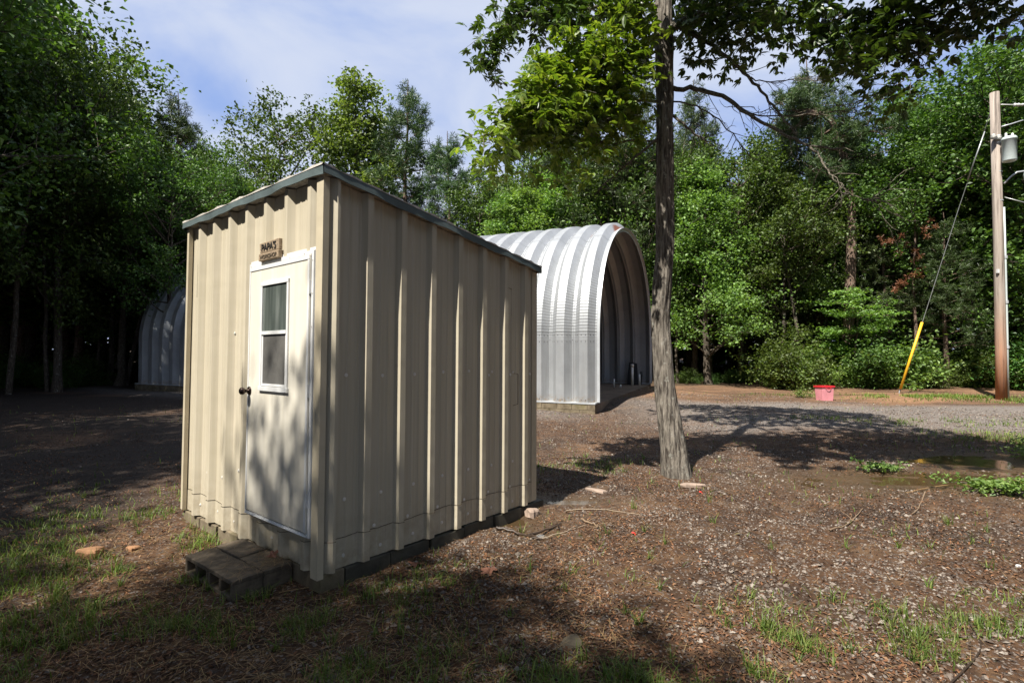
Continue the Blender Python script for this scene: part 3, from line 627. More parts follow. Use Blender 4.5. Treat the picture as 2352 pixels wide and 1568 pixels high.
# ---------------------------------------------------------------- leaves
def leaf_quads(C, size, up=.5, asp=.6, seed=1, fold=.0):
    r = np.random.default_rng(seed); N = len(C)
    nrm = r.normal(size=(N, 3)); nrm[:, 2] = np.abs(nrm[:, 2]) + up; nrm /= np.linalg.norm(nrm, axis=1, keepdims=True)
    d = r.normal(size=(N, 3)); u = np.cross(nrm, d); u /= np.linalg.norm(u, axis=1, keepdims=True); v = np.cross(nrm, u)
    s = (size * r.uniform(.6, 1.35, N))[:, None]
    P = np.stack([C - u * s * .5, C - v * s * asp * .5 + nrm * s * .12, C + u * s * .5 - nrm * s * .1, C + v * s * asp * .5 + nrm * s * .12], 1)
    F = np.arange(N * 4).reshape(N, 4); return P.reshape(-1, 3), F
def limb(r, start, dir_, length, rise, n=7, wob=.12):
    P = [np.array(start, float)]; d = np.array(dir_, float); d /= np.linalg.norm(d)
    for i in range(n - 1):
        d = d + r.normal(size=3) * wob; d[2] += rise / n; d /= np.linalg.norm(d); P.append(P[-1] + d * length / (n - 1))
    return np.array(P)
def make_tree(name, H, base, rad, kind, seed, dens=1.0, lsize=.15):
    """returns (trunk mesh, crown mesh) for a tree of height H, crown from base up with max radius rad"""
    r = np.random.default_rng(seed); W_ = Wood(); tr = .012 * H + .03
    n = 14; zz = np.linspace(-.15, H * (.97 if kind != 'oak' else .85), n); cx = np.cumsum(r.normal(size=n) * .05) * H / 14; cy = np.cumsum(r.normal(size=n) * .05) * H / 14; cx -= cx[0]; cy -= cy[0]
    TR = np.stack([cx, cy, zz], 1); rr_ = tr * (1 - .93 * (zz / zz[-1]).clip(0, 1)) + .004; rr_[0] *= 1.5
    W_.tube(TR, rr_, 9)
    Cs = []; needles = []
    nl = int({'oak': 34, 'light': 44, 'pine': 46}[kind] * (1 - base / H) * 1.35)
    for i in range(nl):
        f = (i + r.uniform(0, 1)) / nl; z = base + (H * .96 - base) * f; ang = i * 2.4 + r.normal() * .4
        if kind == 'oak': pr = math.sin(math.pi * (f * .82 + .12)) ** .7
        elif kind == 'light': pr = (1 - f) ** .75 * .95 + .12
        else: pr = (1 - f) ** .6 * (.45 + .55 * r.uniform()) + .10
        st = np.array([np.interp(z * .93, zz, cx), np.interp(z * .93, zz, cy), z * .93]); ln = rad * pr * r.uniform(.75, 1.15)
        el = {'oak': r.uniform(.1, .8), 'light': r.uniform(.35, .9), 'pine': r.uniform(-.15, .5)}[kind]
        P = limb(r, st, (math.cos(ang), math.sin(ang), el), ln * 1.1, .35, 7, .13)
        W_.tube(P, np.linspace(.016 + .012 * ln, .006, 7), 5)
        tips = [(P[k], ln) for k in (3, 4, 5, 6)]
        for j in range(int(3 + ln * 2.0)):
            k = r.integers(2, 7); d = P[min(k, 6)] - P[k - 1]; d = d / (np.linalg.norm(d) + 1e-6) + r.normal(size=3) * .65; d[2] += .1
            Q = limb(r, P[k], d, ln * r.uniform(.2, .42) + .25, .2, 4, .15); W_.tube(Q, np.linspace(.012, .004, 4), 4)
            tips += [(Q[-1], ln), (Q[2], ln)]
        for tp, l_ in tips:
            if kind == 'pine': needles.append(tp)
            else:
                k = int(r.integers(14, 34) * dens); sp = r.uniform(.16, .36)
                Cs.append(tp + r.normal(size=(k, 3)) * np.array([sp, sp, sp * .55]))
    if kind == 'pine':
        T = np.array(needles); T = np.repeat(T, 2, axis=0) + r.normal(size=(len(T) * 2, 3)) * .13; k = int(26 * dens)
        N = len(T); d = r.normal(size=(N, k, 3)); d[:, :, 2] = d[:, :, 2] * .8 + .45; d /= np.linalg.norm(d, axis=2, keepdims=True)
        L = r.uniform(.14, .24, (N, k, 1)); c0 = T[:, None] + d * .015; c1 = c0 + d * L; wv_ = np.cross(d, r.normal(size=(N, k, 3))); wv_ /= np.linalg.norm(wv_, axis=2, keepdims=True)
        PV = np.stack([c0 - wv_ * .006, c0 + wv_ * .006, c1 + wv_ * .009, c1 - wv_ * .009], 2).reshape(-1, 3); Fq = np.arange(len(PV)).reshape(-1, 4)
        crown = np_mesh(name + '_crown', PV, Fq, M['needle'])
    else:
        C = np.concatenate(Cs); PV, Fq = leaf_quads(C, lsize, .6, .72, seed + 5)
        crown = np_mesh(name + '_crown', PV, Fq, M['leaf_oak' if kind == 'oak' else 'leaf_light'])
    trunk = W_.mesh(name + '_trunk', M['bark_pine' if kind == 'pine' else 'bark_oak'])
    return trunk, crown, H
PRO = {}
for key, a in {'oakA': (12, 2.2, 3.6, 'oak', 1), 'oakB': (12, 1.4, 3.3, 'oak', 2), 'oakC': (12, 3.4, 3.8, 'oak', 3), 'lightA': (12, 1.8, 2.7, 'light', 4), 'lightB': (12, 1.2, 2.9, 'light', 5),
               'pineA': (12, 4.2, 2.4, 'pine', 6), 'pineB': (12, 2.6, 2.7, 'pine', 7), 'airy': (12, 5.0, 3.3, 'oak', 8)}.items():
    PRO[key] = make_tree(key, a[0], a[1], a[2], a[3], a[4], .85 if key == 'airy' else 1.0)
def plant_tree(key, x, y, H, label, group=None, wid=1.0, rz=None, cat='tree'):
    tm, cm_, H0 = PRO[key]; pine = key.startswith('pine')
    o = empty('pine_tree' if pine else 'broadleaf_tree', (x, y, float(ground_h(x, y)) - .03), random.uniform(0, 6.28) if rz is None else rz)
    s = H / H0; sw = s * wid; o.scale = (sw, sw, s)
    link('trunk', tm, o); link('crown', cm_, o)
    tag(o, label, cat, group); return o
def pt(px, py, Y): q = at(px, py, Y); return q[0], Y, q[2]
def tree_at(key, px, top, Y, label, group=None, wid=1.0):
    x, y, z = pt(px, top, Y); return plant_tree(key, x, y, z, label, group, wid)
EDGE = 'trees at the edge of the wood'
front = [
 ('oakA', -290, -420, 12.5, 'huge dark leafy tree cut by the left edge of the photo', 1.0), ('oakC', 15, -150, 23, 'dark oak whose crown leaves the top left corner of the photo', .75),
 ('oakC', -120, -60, 17, 'dark leafy tree whose crown ends just left of the open sky at the top', .62), ('oakA', 140, 60, 19, 'leafy tree stepping down below the tallest trees at left', .7), ('oakB', 262, 200, 23, 'rounded leafy tree just left of the poking pine', .62),
 ('pineA', 415, 205, 25, 'pine poking above the leafy trees left of the shed', .9), ('oakC', 395, 330, 20, 'bright green lit crown right above the left end of the hut', .85), ('oakA', 480, 335, 24, 'leafy tree just left of the shed roof, right of the poking pine', .75), ('lightB', 550, 395, 25, 'low pale green tree behind the left end of the shed roof', 1.0),
 ('airy', 640, 225, 32, 'thin airy oak standing alone against the sky above the shed roof', .85), ('lightA', 820, 135, 32, 'tall pale green tree with an open top above the shed peak', .95), ('pineA', 935, 160, 30.5, 'tall pine right of the tall pale green tree', .95), ('pineB', 880, 255, 34, 'dark pine half hidden between the pale green tree and the tall pine', .8), ('pineA', 1022, 285, 29.5, 'shorter pine at the right of the group above the shed roof', .9),
 ('oakB', 1105, 385, 27.5, 'rounded dark green tree over the right end of the shed roof', .9), ('lightB', 1175, 410, 25.5, 'bright leafy tree right above the hut roof', 1.0), ('lightA', 1245, 85, 31, 'tall pale green spire of a tree behind the yellow-green branches', .7), ('pineB', 1320, 130, 28, 'pine behind the yellow-green leaves of the near tree', .85), ('pineB', 1420, 110, 26, 'pine just left of the near trunk, behind the hut', .9),
 ('oakC', 1480, 330, 26, 'leafy tree behind the open arch of the hut', .85), ('pineA', 1590, 165, 27, 'pine with dark crown right behind the near trunk', .65), ('lightB', 1625, 340, 23.5, 'bright leafy tree at the right of the near trunk', 1.0), ('oakA', 1700, 300, 25.5, 'broad green tree centred in the wall of trees right of the trunk', .9), ('lightA', 1740, 330, 28, 'pale green tree peeping over the broad tree right of the trunk', .9), ('oakB', 1800, 400, 24, 'mid green tree whose foliage hangs over the dark gap', .9),
 ('pineB', 1880, 115, 26, 'pine reaching into the blue sky between the bare branches', .95), ('oakA', 2040, 250, 25.5, 'tree with dark crown right of the bare trunked pine', .9), ('oakB', 2110, 300, 23, 'dense mid green tree behind the guy wire', .95), ('pineB', 2170, 480, 21.5, 'low bushy pine between the guy wire and the utility pole', 1.1), ('lightB', 2215, 235, 24, 'light green tree left of the utility pole top', .95), ('oakC', 2290, 120, 22.5, 'large tree behind the utility pole', 1.0), ('oakA', 2390, 60, 20.5, 'large leafy tree cut by the right edge of the photo', 1.0), ('pineB', 2040, 430, 22.8, 'low dark pine with drooping boughs right of the bare trunked pine', 1.0)]
for key, px, top, Yd, lab, wd in front: tree_at(key, px, top, Yd, lab, EDGE, wd)
# tall bare trunked pine at the edge of the clearing, leaning crown
x, y, _ = pt(1948, 885, 22.6); W_ = Wood(); r = np.random.default_rng(44)
TP = np.array([at(px, py, 22.6) for px, py in ((1947, 900), (1950, 780), (1960, 600), (1963, 480), (1955, 400), (1945, 330), (1925, 270), (1890, 245), (1860, 250))]); TP = bezier_smooth(TP, 4); TP[:, 1] += np.linspace(0, .6, len(TP))
W_.tube(TP, np.linspace(.24, .07, len(TP)), 12); nd_ = []
for i in range(26):
    k = r.integers(15, len(TP)); a = r.uniform(0, 6.28); P = limb(r, TP[k], (math.cos(a), math.sin(a) * .8, r.uniform(-.1, .6)), r.uniform(1.2, 2.6), .1, 7, .2); W_.tube(P, np.linspace(.05, .012, 7), 5)
    for j in range(7):
        Q = limb(r, P[r.integers(2, 7)], r.normal(size=3) + [0, 0, .2], r.uniform(.3, .8), .3, 4, .2); W_.tube(Q, np.linspace(.015, .005, 4), 4); nd_ += [Q[-1], Q[2]]
T = np.array(nd_); T = np.repeat(T, 3, axis=0) + r.normal(size=(len(T) * 3, 3)) * .16; k = 30; N = len(T); d = r.normal(size=(N, k, 3)); d[:, :, 2] += .5; d /= np.linalg.norm(d, axis=2, keepdims=True)
c0 = T[:, None]; c1 = c0 + d * r.uniform(.14, .24, (N, k, 1)); wv_ = np.cross(d, r.normal(size=(N, k, 3))); wv_ /= np.linalg.norm(wv_, axis=2, keepdims=True)
PV = np.stack([c0 - wv_ * .006, c0 + wv_ * .006, c1 + wv_ * .009, c1 - wv_ * .009], 2).reshape(-1, 3)
o = empty('pine_tree', (x, y, 0)); off = np.array([x, y, 0]); W_.V = [v - off for v in W_.V]
link('trunk', W_.mesh('tall_pine_trunk', M['bark_pine']), o); link('crown', np_mesh('tall_pine_crown', PV - off, np.arange(len(PV)).reshape(-1, 4), M['needle']), o)
tag(o, 'tall pine with long bare trunk and leaning crown, behind the red tub', 'tree', EDGE)
# deeper rows
def deep_label(kk, px):
    kind = {'oak': 'leafy tree', 'lig': 'pale green tree', 'pin': 'pine'}[kk[:3]]
    where = 'at far left' if px < 200 else 'left of the hut end' if px < 430 else 'behind the shed' if px < 1100 else 'behind the hut' if px < 1520 else 'right of the near trunk' if px < 1800 else 'behind the red tub' if px < 2050 else 'behind the guy wire' if px < 2250 else 'at the far right behind the pole'
    return kind + ' deep in the wood ' + where
SKY = np.array([(-400, -500), (0, -150), (100, 100), (200, 260), (300, 300), (420, 300), (480, 360), (560, 430), (620, 470), (1080, 470), (1130, 430), (1200, 330), (1500, 300), (1640, 370), (1850, 360), (2000, 330), (2150, 310), (2260, 220), (2400, 90), (2800, 0)])
r = np.random.default_rng(5); keys = ['oakA', 'oakB', 'pineA', 'oakC', 'lightA', 'pineB', 'oakB', 'lightB']
for row, (Yd, step) in enumerate(((27, 105), (31, 95), (35, 90))):
    px = -260 + row * 37
    while px < 2640:
        pp = px + r.uniform(-25, 25); Yr = Yd + r.uniform(-1.5, 1.5)
        if pp < 560: Yr -= 4
        top = np.interp(pp, SKY[:, 0], SKY[:, 1]) + r.uniform(10, 70)
        X_ = (pp - 1176) / 1200 * Yr; dx, dy = X_ - HO.x, Yr - HO.y; sa = dx * AX.x + dy * AX.y; aa = dx * WX.x + dy * WX.y
        if not (-1 < sa < HL + 1 and -1 < aa < HW + 1.5):
            z = at(pp, top, Yr)[2]; kk = keys[r.integers(0, 8)]; plant_tree(kk, X_, Yr, min(z, 19), deep_label(kk, pp), 'trees deeper in the wood', 1.1)
        px += step
# slim bare trunks in the shade of the wood
for i, (px, Yd, h, rad_) in enumerate(((1557, 24, 5.5, .07), (1845, 23.3, 7, .10), (1880, 24, 6, .06), (1700, 25, 6, .09), (1770, 24.5, 6.5, .08), (1620, 26, 7, .1), (2090, 22.5, 5, .06), (110, 19, 8, .08), (290, 22, 9, .1), (20, 18, 8, .1), (225, 23, 8, .08))):
    x_ = (px - 1176) / 1200 * Yd; rr2 = np.random.default_rng(100 + i); P = limb(rr2, (0, 0, -.2), (rr2.normal() * .04, 0, 1), h, .3, 12, .03); W_ = Wood(); W_.tube(P, np.linspace(rad_, rad_ * .35, 12), 8); T = []
    for j in range(9):
        Q = limb(rr2, P[rr2.integers(6, 12)], (rr2.normal(), rr2.normal(), .4), rr2.uniform(.6, 1.5), .2, 6, .15); W_.tube(Q, np.linspace(.02, .006, 6), 4); T.append(Q[-1] + rr2.normal(size=(60, 3)) * .3); T.append(Q[3] + rr2.normal(size=(30, 3)) * .25)
    o = empty('young_tree', (x_, Yd, float(ground_h(x_, Yd)))); link('trunk', W_.mesh('young_trunk', M['bark_oak']), o); PV, Fq = leaf_quads(np.concatenate(T), .14, .6, .7, i); link('crown', np_mesh('young_crown', PV, Fq, M['leaf_oak']), o)
    tag(o, ('slim' if rad_ < .085 else 'thicker') + ' bare young trunk in the shade ' + ('at the far left edge' if px < 100 else 'at left, midway to the hut end' if px < 220 else 'just left of the hut end' if px < 300 else 'right beside the near trunk' if px < 1600 else 'left of the dark gap' if px < 1750 else 'left of the red tub' if px < 1900 else 'behind the yellow guard'), 'tree', 'slim trunks in the shade of the wood')
# trees outside the frame, placed and turned to shade the clearing and cut skylight
RZ = {(-12.8, .91): 4.72, (-17.05, 7.98): 2.59, (-12.76, 1.12): 1.98, (-20.55, -11.97): 2.1, (-4.0, -15.0): 2.66, (-7.64, -6.82): 1.51, (-8.42, -2.73): 1.01, (-6.04, -10.3): 0.24, (-5.64, -4.48): 4.19, (-14.88, -10.29): 3.33, (-5.33, -3.19): 0.56}
side = 'added unseen shade trees around the clearing beside and behind the photographer'
for key, x, y, H, wd in (('oakA', -12.8, .91, 16, 1.0), ('oakB', -17.05, 7.98, 19, 1.0), ('oakC', -12.76, 1.12, 15, .9), ('oakC', -26, 12, 21, 1.0), ('oakB', -23.8, 14.5, 22, .8), ('oakA', -29, 19, 23, 1.0), ('oakA', -19.8, 14.6, 22, .5), ('oakB', -19.6, 18.0, 20, .5), ('oakA', -22, 4, 18, 1.1), ('oakB', -20.5, -1.5, 17, 1.1), ('pineB', -20.55, -11.97, 16, 1.0), *[(kk_, xx_, yy_, hh_, 1.15) for kk_, xx_, yy_, hh_ in (('oakA', 4, -14, 16), ('oakB', 10, -11, 16), ('oakC', 15, -6, 16), ('oakA', 19, 0, 16), ('oakB', 23, 6, 17), ('oakC', 27, 12, 17), ('oakC', 8, -18, 18), ('oakA', 16, -13, 18), ('oakB', 22, -7, 18), ('oakB', -4.0, -15.0, 18), ('oakA', 27, 1, 18))],
                          ('oakC', -7.64, -6.82, 15, .85), ('oakB', -8.42, -2.73, 12, .6), ('oakA', -6.04, -10.3, 16, 1.0), ('oakB', -5.64, -4.48, 14, .82), ('oakB', -26, 10, 19, 1.1), ('oakC', -14.88, -10.29, 17, 1.1), ('oakA', -27, 17, 20, 1.1), ('oakB', -24, 20, 19, 1.1), ('oakA', -5.33, -3.19, 12, .55)):
    plant_tree(key, x, y, H, 'added tall shade tree beside or behind the photographer, out of the picture', side, wd, RZ.get((x, y), (x * 1.7 + y * 2.3) % 6.28))

# ---------------------------------------------------------------- shrubs at the foot of the wood
def make_shrub(name, H, rad, seed, mat='shrub', ls=.12):
    r = np.random.default_rng(seed); W_ = Wood(); Cs = []
    for i in range(16):
        a = r.uniform(0, 6.28); P = limb(r, (r.normal() * .1, r.normal() * .1, -.05), (math.cos(a) * .8, math.sin(a) * .8, 1.0), H * r.uniform(.6, 1.1), .1, 7, .2); W_.tube(P, np.linspace(.018, .005, 7), 4)
        for k in range(1, 7):
            for _ in range(3): Cs.append(P[k] + r.normal(size=3) * rad * .22 + r.normal(size=(14, 3)) * np.array([.17, .17, .09]))
    PV, Fq = leaf_quads(np.concatenate(Cs), ls, 1.0, .6, seed); return W_.mesh(name + '_stems', M['bark_oak']), np_mesh(name + '_foliage', PV, Fq, M[mat])
SH = [make_shrub('shrubA', 2.0, 1.0, 21), make_shrub('shrubB', 2.0, 1.3, 22), make_shrub('shrubC', 2.0, .8, 23, 'leaf_light')]
def shrub(k, x, y, s, label, group='shrubs along the foot of the wood', sz=None):
    o = empty('shrub', (x, y, float(ground_h(x, y)))); o.rotation_euler[2] = random.uniform(0, 6.28); o.scale = (s, s, sz or s)
    link('stem', SH[k][0], o); link('foliage', SH[k][1], o); tag(o, label, 'shrub', group)
r = np.random.default_rng(9)
for i in range(34):
    px = 1790 + i * 22 + r.uniform(-12, 12); Yd = r.uniform(21.0, 23.4) - max(0, px - 2100) * .006; s = r.uniform(.45, 1.25)
    shrub(int(r.integers(0, 3)), (px - 1176) / 1200 * Yd, Yd, s, ('tall' if s > .95 else 'medium' if s > .7 else 'low') + ' shrub at the foot of the wood ' + ('left of the red tub' if px < 1860 else 'behind the tub and the yellow guard' if px < 2110 else 'between the yellow guard and the pole' if px < 2280 else 'right of the utility pole'), 'shrubs along the sunny foot of the wood')
for i in range(16):
    px = 1560 + i * 15 + r.uniform(-8, 8); Yd = r.uniform(23.5, 25); shrub(int(r.integers(0, 3)), (px - 1176) / 1200 * Yd, Yd, r.uniform(.15, .4), 'low shrub in the shade under the wood right of the near trunk', 'low shrubs under the wood')
for i in range(17):
    px = -100 + i * 20 + r.uniform(-8, 8); Yd = r.uniform(20, 23); s9 = r.uniform(.2, .75) ; shrub(int(r.integers(0, 2)), (px - 1176) / 1200 * Yd, Yd, s9, ('large' if s9 > .5 else 'small') + ' dark shrub in the shade ' + ('at the far left edge' if px < 90 else 'midway between the left edge and the hut' if px < 210 else 'close to the far end of the hut'), 'dark shrubs in the shade left of the hut')
# small flat-topped dogwood in front of the tall pine
W_ = Wood(); r = np.random.default_rng(66); Cs = []; bx, by = (1955 - 1176) / 1200 * 21.6, 21.6
W_.tube(limb(r, (0, 0, -.1), (.05, 0, 1), 3.2, .1, 10, .05), np.linspace(.06, .03, 10), 7)
for i in range(22):
    a = r.uniform(0, 6.28); z = (1.8, 2.6, 3.3, 3.9)[i % 4]; P = limb(r, (0, 0, z - .5), (math.cos(a), math.sin(a), .35), r.uniform(1.0, 1.7), -.1, 7, .1); W_.tube(P, np.linspace(.025, .006, 7), 5)
    for k in range(2, 7):
        for _ in range(3): Cs.append(P[k] + r.normal(size=3) * [.22, .22, .05] + r.normal(size=(16, 3)) * np.array([.16, .16, .035]))
PV, Fq = leaf_quads(np.concatenate(Cs), .13, 2.0, .6, 3); o = empty('dogwood_tree', (bx, by, 0)); link('trunk', W_.mesh('dogwood_trunk', M['bark_oak']), o); link('crown', np_mesh('dogwood_crown', PV, Fq, M['leaf_light']), o)
tag(o, 'small dogwood with flat layers of bright leaves before the tall bare pine trunk', 'tree')
# browned pine needles
r = np.random.default_rng(31); T = np.concatenate([at(px, py, 21.3) + r.normal(size=(5, 3)) * [.3, .3, .3] for px, py in ((2060, 560), (2100, 570), (2130, 530), (2105, 620), (2070, 650))])
o = empty('pine_tree', (*at(2100, 880, 21.6)[:2], 0)); off = np.array(o.location); W_ = Wood(); P = np.array([[0, 0, -.1], [.1, 0, 2], [.05, .05, 4], [.1, 0, 6.5], [.1, 0, 8]]); W_.tube(bezier_smooth(P, 4), np.linspace(.09, .02, 17), 7); k = 34; N = len(T)
for q_ in T[::3]: W_.tube(np.array([[.08, 0, q_[2] - off[2] - .3], (q_ - off)]), [.015, .005], 4)
d = r.normal(size=(N, k, 3)); d /= np.linalg.norm(d, axis=2, keepdims=True); c0 = (T - off)[:, None] + d * .0; c1 = c0 + d * .17; wv_ = np.cross(d, r.normal(size=(N, k, 3))); wv_ /= np.linalg.norm(wv_, axis=2, keepdims=True)
PV = np.stack([c0 - wv_ * .006, c0 + wv_ * .006, c1 + wv_ * .009, c1 - wv_ * .009], 2).reshape(-1, 3)
link('trunk', W_.mesh('dead_pine_trunk', M['bark_pine']), o); link('crown', np_mesh('dead_pine_crown', PV, np.arange(len(PV)).reshape(-1, 4), M['needle_brown']), o); tag(o, 'young pine with browned orange needle tufts behind the guy wire', 'tree')
# far woodland mass closing the view between the trunks
r = np.random.default_rng(13); N = 90000; th = r.uniform(-1.5, 1.5, N); Rr = r.uniform(40, 50, N); xx = np.sin(th) * Rr; yy = np.cos(th) * Rr; zz = r.uniform(0, 1, N) ** .8 * (10 + 3 * fbm(th * 9 + 20, th * 0 + 1, 3, 3))
PV, Fq = leaf_quads(np.stack([xx, yy, zz], 1), .75, .3, .8, 6); tag(link('far_woodland', np_mesh('far_woodland', PV, Fq, M['leaf_oak'])), 'far dark mass of woodland foliage behind the rows of trees', 'woodland', kind='stuff')

# ---------------------------------------------------------------- the near tree
TB = at(1554, 1090, 6.75); near = empty('hickory_tree', (TB[0], TB[1], 0)); tag(near, 'large tree with grey ridged trunk and bare lower branches right of the hut', 'tree')
off = np.array([TB[0], TB[1], 0]); W_ = Wood()
TPX = [(1558, 1120, .195), (1553, 1085, .18), (1547, 1030, .172), (1541, 985, .158), (1533, 930, .142), (1525, 860, .130), (1520, 790, .122), (1518, 730, .119), (1521, 660, .118), (1526, 560, .117), (1527, 450, .117), (1527, 340, .115), (1526, 230, .112), (1526, 110, .115), (1525, 0, .107), (1523, -130, .10), (1530, -330, .085), (1525, -560, .06), (1520, -760, .02)]
P = bezier_smooth([at(a, b_, 6.75) for a, b_, _ in TPX], 16); RA = bezier_smooth([[c_, 0, 0] for _, _, c_ in TPX], 16)[:, 0]
n = 72; V, F_ = tube_np(P, RA, n); V = V.reshape(len(P), n, 3); a = np.arange(n) / n * 2 * np.pi; L_ = np.concatenate([[0], np.cumsum(np.linalg.norm(np.diff(P, axis=0), axis=1))])
A2, L2 = np.meshgrid(a, L_); ridg = np.abs(fbm((np.cos(A2) * 5 + 9) * 1.6 + .5 * np.sin(L2 * 3), (np.sin(A2) * 5 + 9) * 1.6 + L2 * 1.1, 3, 3) - .5) * 2 + .35 * np.abs(fbm(np.cos(A2) * 16 + 30, np.sin(A2) * 16 + L2 * 3 + 30, 8, 2) - .5)
lump = fbm(np.cos(A2) * 1.2 + 5, np.sin(A2) * 1.2 + L2 * 1.6 + 5, 21, 3) - .5
flare = sstep(.55, .0, L2) * (.035 * np.maximum(0, np.cos(A2 * 5 + .7)) + .01 * np.maximum(0, np.cos(A2 * 3 + 4)))
disp = ridg * -.030 + lump * .05 + flare
cen = P[:, None]; dr = V - cen; dr /= np.linalg.norm(dr, axis=2, keepdims=True); V = V + dr * disp[:, :, None]
W_.V.append(V.reshape(-1, 3)); W_.F.append(F_); W_.b = len(V.reshape(-1, 3)); 
link('trunk', np_mesh('near_trunk', np.concatenate(W_.V) - off, np.concatenate(W_.F), M['bark_near'], True), near)
BR = [([(1535, 207), (1600, 203), (1660, 222), (1720, 262), (1800, 308), (1860, 335), (1935, 343)], 6.75, 5.6, .034, .008), ([(1862, 335), (1885, 365), (1905, 398), (1935, 430), (1965, 452), (2010, 460)], 5.75, 5.3, .012, .004),
      ([(1535, 55), (1575, 72), (1630, 100), (1685, 145), (1740, 200), (1785, 255), (1830, 312)], 6.75, 5.9, .033, .008), ([(1530, 65), (1575, 48), (1640, 22), (1720, 0), (1820, -25)], 6.75, 6.3, .06, .04), ([(1820, -25), (1900, 5), (1980, 45), (2060, 80), (2110, 130)], 6.3, 5.6, .03, .008),
      ([(1820, -25), (1950, -70), (2100, -45), (2230, -5), (2352, 30)], 6.3, 5.4, .035, .01), ([(1520, 235), (1470, 233), (1420, 240), (1370, 238), (1320, 246)], 6.75, 6.2, .022, .006), ([(1518, 325), (1460, 322), (1410, 330), (1360, 322), (1300, 318)], 6.75, 6.2, .016, .005),
      ([(1518, 315), (1470, 352), (1420, 395), (1372, 440)], 6.75, 6.4, .02, .006), ([(1535, 262), (1570, 285), (1600, 312), (1630, 326)], 6.75, 6.5, .02, .008), ([(1520, 75), (1460, 105), (1390, 150), (1310, 215), (1215, 265), (1120, 310)], 6.75, 5.3, .035, .006), ([(1520, 15), (1430, 15), (1330, 20), (1230, 35), (1170, 60), (1130, 120)], 6.75, 6.0, .03, .006),
      ([(1535, 232), (1600, 245), (1650, 275), (1690, 315), (1705, 340)], 6.75, 6.3, .012, .004), ([(1520, 110), (1490, 130), (1430, 190), (1380, 250), (1340, 300)], 6.75, 6.0, .02, .005), ([(1660, 222), (1700, 250), (1760, 268), (1850, 262), (1930, 255), (1960, 250)], 6.5, 5.8, .012, .003), ([(1520, -120), (1400, -170), (1250, -140), (1100, -100)], 6.75, 5.9, .05, .012), ([(1530, -200), (1650, -280), (1800, -250), (2000, -200)], 6.8, 6.4, .05, .012), ([(1528, -300), (1500, -480), (1450, -600)], 6.8, 8.0, .05, .01), ([(1528, -250), (1580, -420), (1650, -520)], 6.8, 5.2, .05, .01), ([(1720, 178), (1770, 188), (1850, 182), (1905, 190)], 6.1, 5.8, .008, .003)]
r = np.random.default_rng(77)
for pts, d0, d1, r0, r1 in BR:
    P = bezier_smooth([at(a_, b_, d0 + (d1 - d0) * i / (len(pts) - 1)) for i, (a_, b_) in enumerate(pts)], 5) ; P[1:-1] += r.normal(size=P[1:-1].shape) * .008
    W2 = Wood(); W2.tube(P, np.linspace(r0, r1, len(P)), 8)
    for j in range(5 + len(P) // 2):
        k = r.integers(len(P) // 4, len(P)); d = (P[min(k, len(P) - 1)] - P[k - 1]); d /= np.linalg.norm(d); d = d + r.normal(size=3) * .6; Q = limb(r, P[k], d, r.uniform(.15, .6), -.05, 7, .22); W2.tube(Q, np.linspace(min(.006, r1 + .001), .0018, 7), 4)
        if r.uniform() < .6: Q2 = limb(r, Q[3], d + r.normal(size=3) * .8, r.uniform(.1, .3), -.05, 5, .25); W2.tube(Q2, np.linspace(.003, .0015, 5), 4)
    W2.V = [v - off for v in W2.V]; link('branch', W2.mesh('branch', M['bark_branch']), near)
# compound leaves
def compound(C, D, size, seed):
    """5 drooping lance leaflets fanned about direction D at point C"""
    r = np.random.default_rng(seed); N = len(C); D = D / np.linalg.norm(D, axis=1, keepdims=True); up = np.array([0, 0, 1.]) + r.normal(size=(N, 3)) * .35
    S = np.cross(D, up); S /= np.linalg.norm(S, axis=1, keepdims=True); NN = np.cross(S, D); VV = []; 
    for a_, ls in ((-1.15, .62), (-.55, .85), (0, 1.0), (.55, .85), (1.15, .62)):
        aj = a_ + r.normal(size=(N, 1)) * .15; d = D * np.cos(aj) + S * np.sin(aj); d = d + np.array([0, 0, -.25]) * r.uniform(0, 1.4, (N, 1)); d /= np.linalg.norm(d, axis=1, keepdims=True); s2 = np.cross(d, NN + r.normal(size=(N, 3)) * .25); s2 /= np.linalg.norm(s2, axis=1, keepdims=True); n2 = np.cross(s2, d)
        Lf = (size * ls * r.uniform(.8, 1.2, N))[:, None]; w_ = Lf * .19; o0 = C + d * Lf * .08
        tip = o0 + d * Lf - np.array([0, 0, 1]) * Lf * .12
        VV.append(np.stack([o0, o0 + d * Lf * .35 + s2 * w_ + n2 * w_ * .3, o0 + d * Lf * .7 + s2 * w_ * .85 + n2 * w_ * .2 - np.array([0, 0, 1]) * Lf * .04, tip, o0 + d * Lf * .7 - s2 * w_ * .85 + n2 * w_ * .2 - np.array([0, 0, 1]) * Lf * .04, o0 + d * Lf * .35 - s2 * w_ + n2 * w_ * .3, o0 + d * Lf * .5], 1))
    VV = np.concatenate(VV, 0); m_ = len(VV); base = (np.arange(m_) * 7)[:, None]
    F = np.concatenate([base + np.array([[0, 1, 2, 6]]), base + np.array([[6, 2, 3, 3]])[:, :4] * 1, base + np.array([[0, 6, 4, 5]])], 0)
    return VV.reshape(-1, 3), base
def compound_mesh(C, D, size, seed, mat, name):
    V, base = compound(C, D, size, seed); T = np.array([[0, 1, 6], [1, 2, 6], [2, 3, 6], [3, 4, 6], [4, 5, 6], [5, 0, 6]]); F = (base[:, None] + T[None]).reshape(-1, 3) if False else (np.asarray(base).reshape(-1, 1, 1) + T[None]).reshape(-1, 3)
    return np_mesh(name, V, F, mat)
